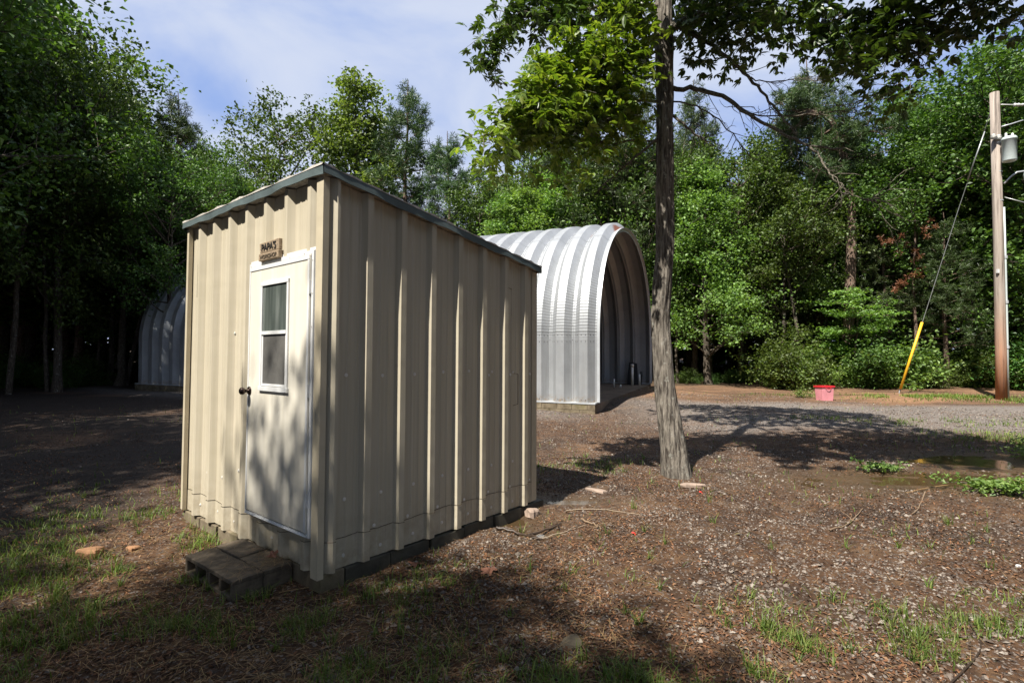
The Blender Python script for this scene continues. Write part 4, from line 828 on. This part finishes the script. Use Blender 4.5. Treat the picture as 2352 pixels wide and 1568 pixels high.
def clumps(L, seed, W3, pathpull=.0):
    r = np.random.default_rng(seed); C = []; D = []
    for px, py, Yd, rx, ry, k in L:
        c_ = at(px, py, Yd); sx_, sz_ = rx / 1200 * Yd, ry / 1200 * Yd; ns = max(4, int(k / 7 * (.8 if k > 70 else 1) * (.72 if px > 1560 else 1)))
        for _ in range(ns):
            tip = c_ + np.array([r.uniform(-1, 1) * sx_, r.uniform(-1, 1) * max(sx_ * .6, .3), r.uniform(-1, 1) * sz_]); 
            if ((tip - c_)[0] / sx_) ** 2 + ((tip - c_)[2] / sz_) ** 2 > 1.05: continue
            st = c_ + (tip - c_) * .25 + np.array([0, 0, .1 * sz_]); Q = np.array([st, (st + tip) / 2 + r.normal(size=3) * .03 + [0, 0, .04], tip]); W3.tube(bezier_smooth(Q, 3), np.linspace(.005, .0018, 7), 4)
            kk = 7; C.append(tip + r.normal(size=(kk, 3)) * .085); dd = r.normal(size=(kk, 3)) + (tip - c_) * .6; dd[:, 2] = dd[:, 2] * .5 - .1; D.append(dd)
    return np.concatenate(C), np.concatenate(D)
W3 = Wood()
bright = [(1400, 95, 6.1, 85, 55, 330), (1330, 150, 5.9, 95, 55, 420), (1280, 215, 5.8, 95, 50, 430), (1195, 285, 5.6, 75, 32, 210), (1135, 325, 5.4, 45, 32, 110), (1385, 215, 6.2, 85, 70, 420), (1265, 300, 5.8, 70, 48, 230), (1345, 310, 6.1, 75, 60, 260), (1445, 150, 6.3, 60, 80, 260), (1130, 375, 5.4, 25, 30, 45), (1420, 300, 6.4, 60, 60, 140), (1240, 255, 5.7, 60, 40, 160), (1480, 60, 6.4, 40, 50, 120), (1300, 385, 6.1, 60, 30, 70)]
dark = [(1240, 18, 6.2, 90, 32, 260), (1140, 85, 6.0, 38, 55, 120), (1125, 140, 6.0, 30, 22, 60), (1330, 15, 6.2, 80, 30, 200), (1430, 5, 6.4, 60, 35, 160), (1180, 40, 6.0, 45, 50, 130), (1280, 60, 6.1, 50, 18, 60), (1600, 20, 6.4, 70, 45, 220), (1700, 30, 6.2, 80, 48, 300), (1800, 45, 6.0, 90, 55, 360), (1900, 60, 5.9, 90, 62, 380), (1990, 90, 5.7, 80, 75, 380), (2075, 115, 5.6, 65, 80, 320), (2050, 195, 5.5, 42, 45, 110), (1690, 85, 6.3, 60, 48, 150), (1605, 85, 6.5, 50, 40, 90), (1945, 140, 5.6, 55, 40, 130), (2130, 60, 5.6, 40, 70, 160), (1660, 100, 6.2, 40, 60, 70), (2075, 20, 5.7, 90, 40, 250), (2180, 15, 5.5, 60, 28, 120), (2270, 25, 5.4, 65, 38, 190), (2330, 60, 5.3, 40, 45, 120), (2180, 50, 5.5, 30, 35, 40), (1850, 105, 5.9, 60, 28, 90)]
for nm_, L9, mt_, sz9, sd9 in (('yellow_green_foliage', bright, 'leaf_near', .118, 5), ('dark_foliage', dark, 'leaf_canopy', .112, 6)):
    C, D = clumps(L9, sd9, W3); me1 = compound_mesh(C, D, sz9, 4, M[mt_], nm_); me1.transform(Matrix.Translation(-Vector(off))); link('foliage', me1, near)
r = np.random.default_rng(8); N = 5200; ph = r.uniform(0, 6.28, N); rad_ = r.uniform(0, 1, N) ** .5 * 3.3; z_ = r.uniform(6.6, 11.5, N); C = np.stack([rad_ * np.cos(ph) * np.sin((z_ - 5.0) / 7.5 * 3.1).clip(.25, 1) + .3, rad_ * np.sin(ph) * np.sin((z_ - 5.0) / 7.5 * 3.1).clip(.25, 1) * .9, z_], 1)
keep = (fbm(C[:, 0] * .9 + 20, C[:, 1] * .9 + C[:, 2] * .8 + 20, 4, 2) > .40) & (C[:, 0] * .656 + C[:, 1] * .755 > .2); C = C[keep]; me2 = compound_mesh(C, r.normal(size=C.shape) + [0, 0, -.2], .19, 9, M['leaf_canopy'], 'upper_leaves'); link('upper_foliage', me2, near)
N = 2600; C = np.stack([r.uniform(-1.0, 3.2, N), r.uniform(-3.4, -1.2, N), r.uniform(6.9, 8.6, N)], 1); C = C[fbm(C[:, 0] * 1.3 + 40, C[:, 1] * 1.3 + C[:, 2] + 40, 4, 2) > .38]
link('upper_foliage', compound_mesh(C, r.normal(size=C.shape) + [0, 0, -.2], .19, 10, M['leaf_canopy'], 'upper_leaves_right'), near)
W3.V = [v - off for v in W3.V]; tag(link('twigs', W3.mesh('near_twigs', M['bark_branch']), near), kind='stuff')

# ---------------------------------------------------------------- utility pole, guy wire, tub
pole = empty('utility_pole', (15.25, 16.3, 0)); tag(pole, 'tall wooden utility pole with transformer and white conduit at the right', 'utility pole')
MB().tube([(0, 0, -.2), (0, 0, 1.5), (-.03, 0, 5), (-.10, 0, 9.62)], [.145, .14, .13, .118], 20).build('pole_shaft', M['pole'], pole, True)
P = [(.155, -.06, 0), (.145, -.06, 2), (.12, -.06, 4.2), (.09, -.06, 6.0)]; MB().tube(P, .032, 10).build('conduit', M['trafo'], pole, True)
mb = MB()
for z in (1.6, 3.0, 4.4): mb.lathe([(.052, z), (.052, z + .09)], (.16 - z * .008, -.06, 0), n=10)
mb.build('conduit_clamp', M['galv_edge'], pole)
tz = 7.33; tr_ = MB().lathe([(.05, tz - .01), (.165, tz), (.175, tz + .03), (.175, tz + .64), (.19, tz + .65), (.19, tz + .69), (.16, tz + .745), (.02, tz + .77)], (.0, -.36, 0), n=24).build('transformer', M['trafo'], pole, True)
for dx_ in (-.1, .1): MB().lathe([(.02, 0), (.045, .01), (.025, .03), (.045, .05), (.025, .07), (.04, .09), (.02, .13)], (dx_, -.36, tz + .74), n=10).build('bushing', M['porcelain'], tr_, True)
MB().box((-.02, -.16, tz + .1), (.06, -.13, tz + .2)).box((-.02, -.16, tz + .5), (.06, -.13, tz + .6)).build('bracket', M['galv_edge'], pole)
for dx_, dz_ in ((-.28, .85), (-.12, .83)): MB().lathe([(.02, -.06), (.09, -.05), (.03, -.02), (.09, 0), (.03, .03), (.07, .05), (.02, .08)], (dx_, -.14, tz + dz_), n=12).build('insulator', M['porcelain'], pole, True)
MB().tube([(-.34, -.14, tz + .78), (-.05, -.15, tz + .78)], .015, 6).build('arm_pin', M['galv_edge'], pole)
MB().tube([(0, -.1, 9.2), (.5, -.12, 9.18)], .015, 6).lathe([(.02, .3), (.055, .31), (.03, .38), (.055, .42), (.03, .5), (.05, .56), (.02, .6)], (.1, -.12, 9.18), 'x', 10).build('line_insulator', M['porcelain'], pole, True)
MB().tube([(0, -.12, 8.5), (.3, -.14, 8.58), (.62, -.16, 8.68)], .02, 8).build('bracket_arm', M['galv_edge'], pole, True)
la = MB().tube([(.05, -.13, 6.72), (.2, -.16, 6.9), (.38, -.2, 7.05), (.62, -.24, 7.08)], .025, 8).build('lamp_arm', M['galv_edge'], pole, True)
MB().lathe([(.04, .28), (.10, .26), (.13, .1), (.155, -.02), (.15, -.16), (.1, -.2)], (.72, -.26, 7.0), n=16).build('lamp_head', M['trafo'], la, True)
def sag(a_, b_, s, n=14): a_ = np.array(a_); b_ = np.array(b_); return [tuple(a_ + (b_ - a_) * t_ + np.array([0, 0, -s * 4 * t_ * (1 - t_)])) for t_ in np.linspace(0, 1, n)]
MB().tube(sag((.08, -.1, 6.3), (6, -2, 7.0), .9), .016, 6).build('service_cable', M['wire'], pole, True)
MB().tube(sag((.6, -.12, 9.18), (9, -3, 9.8), .3), .008, 5).build('line_wire', M['wire'], pole, True)
MB().tube(sag((.62, -.16, 8.68), (9, -3, 9.2), .3), .008, 5).build('line_wire', M['wire'], pole, True)
MB().box((-.19, -.13, 3.94), (-.13, -.08, 4.06)).build('meter_tag', M['white_alu'], pole)
for k in range(3): MB().lathe([(.133 - .004 * k, 0), (.133 - .004 * k, .03)], (-.03 - .02 * k, 0, 6.2 + .9 * k), n=20).build('steel_band', M['galv_edge'], pole)
anc = at(2064, 903, 18.3); top = np.array([15.25 - .2, 16.4, 8.9]); gd = top - anc; f0, f1 = .035, .245
guy = empty('guy_wire', (anc[0], anc[1], 0)); tag(guy, 'steel guy wire with a yellow guard leaning up to the utility pole', 'guy wire'); a3 = np.array([anc[0], anc[1], 0])
GT = at(2262, 300, 17.0)
MB().tube([tuple(anc - a3 + [0, 0, -.1]), tuple(at(2118, 742, 18.1) - a3), tuple(at(2200, 485, 17.6) - a3), tuple(GT - a3), tuple(np.array([15.1, 16.3, 9.3]) - a3)], .011, 6).build('wire', M['wire'], guy, True)
MB().tube([tuple(at(2068, 893, 18.27) - a3), tuple(at(2118, 740, 18.08) - a3)], .042, 10).build('guard', M['yellow'], guy, True)
MB().tube([tuple(at(2222, 415, 17.35) - a3), tuple(at(2262, 302, 17.0) - a3)], .022, 8).build('strain_insulator', M['wire'], guy, True)
MB().tube([(0, 0, -.1), (.05, 0, .25)], .015, 6).build('anchor_rod', M['galv_edge'], guy)
tub = empty('plastic_tub', (9.56, 16.0, 0), R(8)); tub.rotation_euler[0] = R(-2); tag(tub, 'faded red plastic tub standing open on the clay by the gravel', 'tub')
mb = MB(); H_ = .45
def ring(hx, hy, z): return [(-hx, -hy, z), (hx, -hy, z), (hx, hy, z), (-hx, hy, z)]
V = ring(.175, .14, .0) + ring(.20, .165, H_) + ring(.188, .153, H_) + ring(.165, .13, .02)
F_ = [(3, 2, 1, 0)] + [(i, (i + 1) % 4, 4 + (i + 1) % 4, 4 + i) for i in range(4)] + [(4 + i, 4 + (i + 1) % 4, 8 + (i + 1) % 4, 8 + i) for i in range(4)] + [(8 + i, 8 + (i + 1) % 4, 12 + (i + 1) % 4, 12 + i) for i in range(4)] + [(12, 13, 14, 15)]
mb.add(V, F_).build('body', M['pinkred'], tub, bevel=.012)
V = ring(.203, .168, H_ - .04) + ring(.218, .183, H_ - .04) + ring(.222, .187, H_ + .012) + ring(.19, .155, H_ + .012) + ring(.19, .155, H_ - .01)
MB().add(V, [(q_ * 4 + i, q_ * 4 + (i + 1) % 4, q_ * 4 + 4 + (i + 1) % 4, q_ * 4 + 4 + i) for q_ in range(4) for i in range(4)]).build('rim', M['red'], tub, bevel=.004)
MB().tube([(-.10, -.17, H_ - .03), (-.06, -.195, H_ - .08), (.0, -.20, H_ - .09), (.06, -.195, H_ - .08), (.10, -.17, H_ - .03)], .008, 6).build('handle', M['red'], tub, True)

# ---------------------------------------------------------------- ground litter
def blocked(x, y):      # inside the shed, its step, the hut or the trunk
    dx, dy = x - p['px'], y - p['py']; c_, s_ = math.cos(p['yaw']), math.sin(p['yaw']); lx = dx * c_ + dy * s_; ly = -dx * s_ + dy * c_
    a_ = (lx > -.04) & (lx < Ln + .06) & (ly > -.05) & (ly < Wd + .05); b_ = (lx > -.44) & (lx < .03) & (ly > .3) & (ly < 1.05)
    dx, dy = x - HO.x, y - HO.y; sa = dx * AX.x + dy * AX.y; aa = dx * WX.x + dy * WX.y; c2 = (sa > -.02) & (aa > -.12) & (aa < HW + .1)
    return a_ | b_ | c2 | (np.hypot(x - TB[0], y - TB[1]) < .26)
def scatter(N, r, rmin=1.9, rmax=17, pw=1.0, span=1.0):
    u = r.uniform(0, 1, N); rad_ = rmin * (rmax / rmin) ** (u ** pw); th = r.uniform(-span, span, N); x = rad_ * np.sin(th); y = rad_ * np.cos(th); k = ~blocked(x, y); return x[k], y[k]
def pud_in(x, y):
    v = np.zeros_like(x)
    for cx, cy, rx, ry in PUD: v = np.maximum(v, np.exp(-(((x - cx) / rx) ** 2 + ((y - cy) / ry) ** 2)))
    return v
def ground_mat(name, cols, rough=.8, trans=0):
    if trans: return leaf_mat(name, cols, trans, .0, rough, .3)
    m, nt, b = new_mat(name); g_ = nd(nt, 'ShaderNodeNewGeometry'); nt.links.new(ramp(nt, g_.outputs['Random Per Island'], [(i / (len(cols) - 1), c_) for i, c_ in enumerate(cols)]), b.inputs['Base Color']); b.inputs['Roughness'].default_value = rough; return m
# gravel stones
r = np.random.default_rng(3); x, y = scatter(210000, r, 1.9, 19, .8); gm_, cm2, dm_, gg_, _ = gmask(x, y); pn = fbm(x * 1.3, y * 1.3, 61, 4)
dens = .06 + .25 * cm2 + .5 * sstep(.50, .66, fbm(x * 3.1, y * 3.1, 63, 3)) * (x > -1) + .3 * sstep(.46, .62, pn) * (x > -.5) + .8 * gm_ + .02 * dm_; dens *= np.where(x < -2.6, .2, np.where(x < -1.2, .45, 1)); k = (r.uniform(0, 1, len(x)) < dens) & (pud_in(x, y) < .5); x, y = x[k], y[k]; N = len(x)
s = np.exp(r.normal(size=N) * .45) * .0066 * (1 + .05 * np.hypot(x, y)); s = np.minimum(s, .026)
base = np.array([[1, 0, 0], [.3, .9, 0], [-.8, .55, 0], [-.9, -.5, 0], [.2, -.95, 0], [.1, .1, .62], [-.3, -.2, .5], [.1, 0, -.3]]); FT = np.array([[0, 1, 5], [1, 2, 5], [2, 6, 5], [2, 3, 6], [3, 4, 6], [4, 5, 6], [4, 0, 5], [1, 0, 7], [2, 1, 7], [3, 2, 7], [4, 3, 7], [0, 4, 7]])
a = r.uniform(0, 6.28, N); ca, sa_ = np.cos(a), np.sin(a); B = base[None] * (1 + r.normal(size=(N, 8, 3)) * .18) * s[:, None, None]; B[:, :, 1] *= r.uniform(.55, 1, (N, 1)); tl = r.normal(size=(N, 2)) * .25
bx_ = B[:, :, 0] * ca[:, None] - B[:, :, 1] * sa_[:, None]; by_ = B[:, :, 0] * sa_[:, None] + B[:, :, 1] * ca[:, None]; bz_ = B[:, :, 2] + bx_ * tl[:, :1] + by_ * tl[:, 1:]
V = np.stack([bx_ + x[:, None], by_ + y[:, None], bz_ + (ground_h(x, y) + s * .12)[:, None]], -1).reshape(-1, 3); F_ = (np.arange(N)[:, None, None] * 8 + FT[None]).reshape(-1, 3)
M['stone'] = ground_mat('gravel_stones', [(.04, .027, .019), (.075, .053, .038), (.115, .087, .067), (.155, .125, .10), (.25, .215, .18)], .75)
tag(link('gravel', np_mesh('gravel', V, F_, M['stone'])), 'loose grey and pinkish gravel stones strewn over the dirt', 'gravel', kind='stuff')
# leaf litter and bark chips
r = np.random.default_rng(4); x, y = scatter(120000, r, 1.9, 18, .85); k = (r.uniform(0, 1, len(x)) < .25 + .9 * sstep(.4, .6, fbm(x * 1.1, y * 1.1, 91, 4))) & (pud_in(x, y) < .6); x, y = x[k], y[k]
PV, Fq = leaf_quads(np.stack([x, y, ground_h(x, y) + .008], 1), .027, 1.6, .42, 12); M['litter'] = ground_mat('leaf_litter', [(.025, .014, .009), (.075, .034, .016), (.13, .056, .024), (.20, .092, .04), (.035, .022, .015), (.26, .15, .08)], .85)
tag(link('leaf_litter', np_mesh('leaf_litter', PV, Fq, M['litter'])), 'brown leaf scraps and bark chips lying over the dirt', 'leaf litter', kind='stuff')
# straw
def blades(x, y, z, L, wd, lean, r, up=True, segs=3):
    N = len(x); a_ = r.uniform(0, 6.28, N); d = np.stack([np.cos(a_), np.sin(a_), np.zeros(N)], 1); sd_ = np.stack([-np.sin(a_), np.cos(a_), np.zeros(N)], 1); b_ = np.stack([x, y, z], 1); VV = []
    for j in range(segs + 1):
        t_ = j / segs; cz = (L * t_ * (1 - lean * t_ * .6))[:, None]; cx_ = (L * lean * t_ ** 1.6)[:, None]; c_ = b_ + d * cx_ + np.array([0, 0, 1]) * cz * (1 if up else .06); ww = (wd * (1 - .85 * t_ ** 1.5))[:, None]
        VV += [c_ - sd_ * ww, c_ + sd_ * ww]
    V = np.stack(VV, 1).reshape(-1, 3); nv = 2 * (segs + 1); F = np.concatenate([[[2 * j, 2 * j + 1, 2 * j + 3, 2 * j + 2]] for j in range(segs)], 0); return V, (np.arange(N)[:, None, None] * nv + F[None]).reshape(-1, 4)
def near_step(x, y): return np.exp(-(((x + 2.4) / 1.6) ** 2 + ((y - 4.1) / 1.5) ** 2)) + np.exp(-(((x + 1.1) / 1.4) ** 2 + ((y - 2.7) / .8) ** 2)) + .4 * np.exp(-(((x - .6) / .8) ** 2 + ((y - 5.2) / .8) ** 2))
r = np.random.default_rng(14); x, y = scatter(60000, r, 1.8, 9); k = (r.uniform(0, 1, len(x)) < .05 + .5 * np.minimum(1, near_step(x, y))) & (pud_in(x, y) < .3); x, y = x[k], y[k]; N = len(x)
zz9 = ground_h(x, y) + .008 + r.uniform(0, .012, N); n9 = 260; lx9 = -.06 - r.exponential(.13, n9).clip(0, .33); ly9 = .30 + r.exponential(.16, n9).clip(0, .66); q9 = np.array([tuple(O0 @ Vector((a_, b_, 0))) for a_, b_ in zip(lx9, ly9)])
x = np.concatenate([x, q9[:, 0]]); y = np.concatenate([y, q9[:, 1]]); zz9 = np.concatenate([zz9, .129 + r.uniform(0, .01, n9)]); N = len(x)
V, F_ = blades(x, y, zz9, r.uniform(.04, .16, N), np.full(N, .0013), r.uniform(.85, 1.1, N), r, False); M['straw'] = ground_mat('dry_straw', [(.13, .065, .028), (.22, .12, .05), (.33, .21, .095), (.20, .16, .06)], .7)
tag(link('straw', np_mesh('straw', V, F_, M['straw'])), 'dry straw and cut grass lying around the shed step', 'straw', kind='stuff')
# grass
def gdens(x, y):
    n_ = fbm(x * 1.6 + 7, y * 1.6, 41, 4); n2_ = fbm(x * 5, y * 5, 43, 2)
    left = np.exp(-(((x + 3.1) / 1.3) ** 2 + ((y - 4.2) / 1.5) ** 2)) * 1.3 + .75 * sstep(.1, -1.3, x) * sstep(4.2, 2.6, y)
    fr_ = 1.4 * np.exp(-(((x - .55) / .55) ** 2 + ((y - 2.3) / .28) ** 2)) + 1.1 * np.exp(-(((x - 1.9) / .6) ** 2 + ((y - 2.6) / .35) ** 2)) + .8 * np.exp(-(((x - 2.9) / .9) ** 2 + ((y - 2.95) / .35) ** 2)) + 1.1 * np.exp(-(((x - 1.2) / .3) ** 2 + ((y - 3.2) / .5) ** 2))
    far = .5 * np.exp(-((y - 17.0 - (x - 12) * -.1) / .55) ** 2) * sstep(9, 11.5, x) + .4 * np.exp(-((y - 11.2) / .5) ** 2) * sstep(6, 9, x) + .5 * np.exp(-(((x - 8.4) / 1.2) ** 2 + ((y - 8.6) / .8) ** 2)) + .3 * np.exp(-(((x - 1.2) / 1.0) ** 2 + ((y - 7.3) / .35) ** 2))
    return (left + fr_ + far) * sstep(.38, .56, n_) * (.12 + .88 * sstep(.44, .62, n2_)) * 1.6 + .025 * (n_ > .5)
r = np.random.default_rng(15); xa, ya = scatter(210000, r, 1.8, 20, .9); k = (r.uniform(0, 1, len(xa)) < gdens(xa, ya)) & (pud_in(xa, ya) < .6); x, y = xa[k], ya[k]
for cx9, cy9, ax9, ay9, n9 in ((13.6, 16.9, 2.6, .35, 5200), (16.5, 15.6, 2.0, .3, 3000), (9.6, 11.3, 2.2, .28, 2600), (9.0, 8.8, .8, .7, 2600), (1.15, 7.2, .7, .25, 500)):
    xx9 = cx9 + r.normal(size=n9) * ax9; yy9 = cy9 - .08 * (xx9 - cx9) + r.normal(size=n9) * ay9; kk9 = fbm(xx9 * 1.7, yy9 * 2.5, 57, 3) > .47; x = np.concatenate([x, xx9[kk9]]); y = np.concatenate([y, yy9[kk9]])
N = len(x); dist_ = np.hypot(x, y)
V, F_ = blades(x, y, ground_h(x, y) - .004, r.uniform(.03, .10, N) * (1 + .02 * dist_), .0016 + .0003 * dist_, r.uniform(.1, .95, N), r); M['grass'] = ground_mat('green_grass', [(.05, .09, .015), (.09, .15, .025), (.14, .20, .035), (.22, .24, .07)], .5, .3)
tag(link('grass', np_mesh('grass', V, F_, M['grass'])), 'short patchy green grass growing through the dirt', 'grass', kind='stuff')
# coarse grass tufts: stuff too
r = np.random.default_rng(16); cx_ = []; 
tx, ty = scatter(2600, r, 1.9, 8); k = (r.uniform(0, 1, len(tx)) < np.minimum(1, gdens(tx, ty) * 1.2 + .03)); tx, ty = tx[k], ty[k]
x = np.repeat(tx, 11) + r.normal(size=len(tx) * 11) * .012; y = np.repeat(ty, 11) + r.normal(size=len(tx) * 11) * .012; N = len(x)
V, F_ = blades(x, y, ground_h(x, y) - .004, r.uniform(.05, .15, N), r.uniform(.002, .0038, N), r.uniform(.2, 1.0, N), r, segs=4)
tag(link('coarse_grass', np_mesh('coarse_grass', V, F_, M['grass'])), 'coarse tufts of broad grass blades scattered over the dirt', 'grass', kind='stuff')

# ---------------------------------------------------------------- single small things
def gz(x, y): return float(ground_h(x, y))
def gpt(px, py):
    d = at(px, py, 1.0) - np.array([0, 0, 1.6]); t_ = -1.6 / d[2]; return d[0] * t_, d[1] * t_
M['rock'] = simple('pale_sandstone', (.27, .20, .155), .85, var=.2, scale=9, bumpn=.6, bscale=40)
def rock(px, py, sx_, sy_, sz_, rz, lab, mat='rock', seed=1):
    x, y = gpt(px, py); r = np.random.default_rng(seed); mb = MB(); n1, n2 = 14, 7; V = []
    for i in range(n2 + 1):
        ph = math.pi * i / n2
        for j in range(n1): 
            a_ = 2 * math.pi * j / n1; f = 1 + .25 * math.sin(a_ * 3 + seed) + .12 * r.normal() * .5; q_ = np.sign(math.cos(ph)) * abs(math.cos(ph)) ** .5
            V.append((sx_ * f * math.sin(ph) ** .6 * math.cos(a_), sy_ * f * math.sin(ph) ** .6 * math.sin(a_), sz_ * q_))
    mb.add(V, [(i * n1 + j, i * n1 + (j + 1) % n1, (i + 1) * n1 + (j + 1) % n1, (i + 1) * n1 + j) for i in range(n2) for j in range(n1)])
    o = mb.build('rock', M[mat]); o.location = (x, y, gz(x, y) + sz_ * .4); o.rotation_euler = (R(-4), R(3), rz); tag(o, lab, 'rock'); return o
rock(1588, 1112, .155, .07, .028, .2, 'flat pinkish rock lying in front of the near tree trunk', seed=3)
rock(1372, 1122, .12, .06, .018, -.5, 'pale flat rock between the shed shadow and the tree', seed=5)
rock(1222, 1178, .07, .06, .05, .5, 'brown clod of clay at the far corner of the shed', 'rock', seed=8)
rock(2338, 1297, .022, .012, .01, .3, 'small bright white stone near the right edge', 'white_alu', seed=4)
rock(1310, 1475, .10, .06, .012, .9, 'dark flat stone in the shadow patch at the bottom centre', 'block', seed=6)
M['claymound'] = simple('orange_clay', (.24, .125, .06), .95, var=.15, scale=20, bumpn=.9, bscale=70)
rock(208, 1276, .085, .075, .04, .2, 'small orange mound of clay in the grass left of the step', 'claymound', seed=11)
rock(305, 1262, .045, .04, .022, .2, 'smaller clay heap right of the orange mound in the grass', 'claymound', seed=12)
M['redscrap'] = simple('red_plastic_scrap', (.65, .04, .03), .5)
def flat_leaf(name, pos, size, lab, cat, mat, rz=0, tilt=(.1, .1), lobes=5, seed=1):
    r = np.random.default_rng(seed); V = [(0, 0, .01)]; n = 40
    for j in range(n):
        a_ = 2 * math.pi * j / n; rr3 = size * (.45 + .55 * abs(math.cos(a_ * lobes / 2)) ** 1.4) * (1 + .3 * math.cos(a_)); V.append((rr3 * math.cos(a_), rr3 * math.sin(a_) * .75, .25 * size * math.sin(a_ * 2 + seed) * .6 + .1 * size * math.cos(a_ * 5)))
    Vb = [(x_, y_, z_ - .0015) for x_, y_, z_ in V]; nn_ = len(V)
    F = [(0, j + 1, (j + 1) % n + 1) for j in range(n)] + [(nn_, nn_ + (j + 1) % n + 1, nn_ + j + 1) for j in range(n)] + [(j + 1, nn_ + j + 1, nn_ + (j + 1) % n + 1, (j + 1) % n + 1) for j in range(n)]
    o = MB().add(V, F).build(name, mat); o.location = pos; o.rotation_euler = (tilt[0], tilt[1], rz); tag(o, lab, cat); return o
M['deadleaf'] = simple('dead_oak_leaf', (.22, .095, .055), .75, var=.25, scale=30)
q_ = (O0 @ Vector((-.09, .49, 0))); flat_leaf('dead_leaf', (q_.x, q_.y, .142), .05, 'reddish dead leaf lying on the block step against the wall', 'dead leaf', M['deadleaf'], .8, (.25, -.3), 5, 1)
for px, py, sz_, lab, sd_ in ((958, 1300, .07, 'brown dead oak leaf nearest the shed wall below its right side'), (1128, 1312, .075, 'pale brown dead oak leaf in the mud right of the shed, larger of the pair'), (1068, 1308, .04, 'small dead leaf between the two larger oak leaves by the shed')) and ((958, 1300, .07, 'brown dead oak leaf nearest the shed wall below its right side', 2), (1128, 1312, .075, 'pale brown dead oak leaf on the mud farthest right of the shed corner', 3)):
    x, y = gpt(px, py); flat_leaf('dead_leaf', (x, y, gz(x, y) + .02), sz_, lab, 'dead leaf', M['deadleaf'], sd_ * 1.3, (.1, .15), 7, sd_)
for px, py, sz_, lab in ((1610, 1126, .03, 'red plastic scrap beside the pinkish rock under the tree'), (1456, 1226, .028, 'red plastic scrap on the gravel between shed and tree')):
    x, y = gpt(px, py); flat_leaf('plastic_scrap', (x, y, gz(x, y) + .015), sz_, lab, 'scrap', M['redscrap'], 1, (.5, .3), 4, 7)
M['stick'] = simple('dry_stick', (.17, .115, .07), .85, var=.3, scale=25, stretch=(1, 1, 1)); M['paleStick'] = simple('pale_stick', (.26, .20, .14), .8, var=.2, scale=25); M['wetstick'] = simple('wet_dark_stick', (.035, .022, .014), .5, var=.3)
def stick(pts, rad_, lab, mat, seed=1):
    G = [gpt(a_, b_) for a_, b_ in pts]; o0 = G[0]; P = bezier_smooth([(a_ - o0[0], b_ - o0[1], gz(a_, b_) + rad_ * 1.3 - gz(*o0)) for a_, b_ in G], 5); P[:, 2] += np.abs(np.random.default_rng(seed).normal(size=len(P))) * rad_ * .7
    W_ = Wood(); W_.tube(P, np.linspace(rad_, rad_ * .45, len(P)), 7); r = np.random.default_rng(seed)
    for _ in range(3): k = r.integers(3, len(P) - 1); W_.tube(limb(r, P[k], (r.normal(), r.normal(), .25), r.uniform(.05, .16), -.1, 5, .2), np.linspace(rad_ * .5, rad_ * .2, 5), 5)
    o = link('stick', W_.mesh('stick', M[mat])); o.location = (o0[0], o0[1], gz(*o0)); tag(o, lab, 'stick')
stick([(1300, 1172), (1340, 1168), (1382, 1170), (1430, 1176), (1470, 1182)], .006, 'long pale bent stick lying across the mud right of the shed corner', 'paleStick', 1)
stick([(1245, 1237), (1290, 1222), (1345, 1205)], .006, 'straight pale twig pointing at the shed corner', 'paleStick', 2)
stick([(1335, 1196), (1360, 1204), (1380, 1216)], .010, 'short curved grey stick right of the straight pale twig', 'stick', 3)
stick([(1140, 1215), (1190, 1222), (1245, 1242)], .014, 'wet black stick at the edge of the puddle by the shed', 'wetstick', 4)
stick([(1212, 1228), (1262, 1212), (1290, 1205)], .012, 'second wet black stick just right of the puddle by the shed', 'wetstick', 5)
stick([(1905, 1218), (1950, 1200), (1982, 1165)], .008, 'dark forked twig on the gravel at the middle right', 'stick', 6)
stick([(2180, 1575), (2250, 1500), (2240, 1450), (2205, 1405)], .005, 'thin dark curved root on the dirt at the lower right', 'wetstick', 7)
stick([(2125, 1130), (2110, 1168), (2095, 1180)], .008, 'short brown stick standing near the right puddle', 'stick', 8)
stick([(2080, 1130), (2190, 1105), (2352, 1120)], .004, 'long thin green stem lying over the right puddle', 'straw', 9)
stick([(640, 1360), (730, 1345), (820, 1330), (905, 1308)], .003, 'long dry grass stem lying along the foot of the shed corner', 'straw', 11)
# leafy cut branches lying on the ground
def leafy(px, py, rx, ry, n, lab, seed, mat='leaf_light', h=.12):
    x, y = gpt(px, py); r = np.random.default_rng(seed); o = empty('leafy_branch', (x, y, gz(x, y))); W_ = Wood(); Cs = []
    for i in range(6):
        P = limb(r, (r.normal() * rx * .2, r.normal() * ry * .2, .02), (r.choice([-1, 1]) * 1, r.normal() * .5, .15), rx * r.uniform(.6, 1.1), .0, 6, .15); P[:, 2] = np.abs(P[:, 2]) + .01; W_.tube(P, np.linspace(.008, .003, 6), 5)
        for k in range(6): Cs.append(P[k] + r.normal(size=(n // 36, 3)) * [rx * .16, ry * .3, h * .3] + [0, 0, h * .35])
    C = np.concatenate(Cs); C[:, 2] = np.abs(C[:, 2]) + .01; PV, Fq = leaf_quads(C, .055, 1.2, .6, seed); link('stem', W_.mesh('stem', M['bark_branch']), o); link('leaves', np_mesh('leaves', PV, Fq, M[mat]), o); tag(o, lab, 'branch')
leafy(1838, 915, .42, .35, 500, 'cut leafy green branch lying left of the red tub', 1, h=.22)
leafy(2018, 1078, .28, .2, 260, 'small bright green sprig lying by the shadow edge at right', 2, h=.06)
leafy(2275, 1128, .62, .28, 700, 'bright green leafy branch lying across the right puddle', 3, h=.10)
leafy(2350, 1045, .5, .4, 600, 'green weedy clump at the right edge beyond the puddle', 4, h=.25)
leafy(715, 1300, .05, .04, 40, 'small green weed growing up between the step and the shed corner', 5, 'shrub', .16)
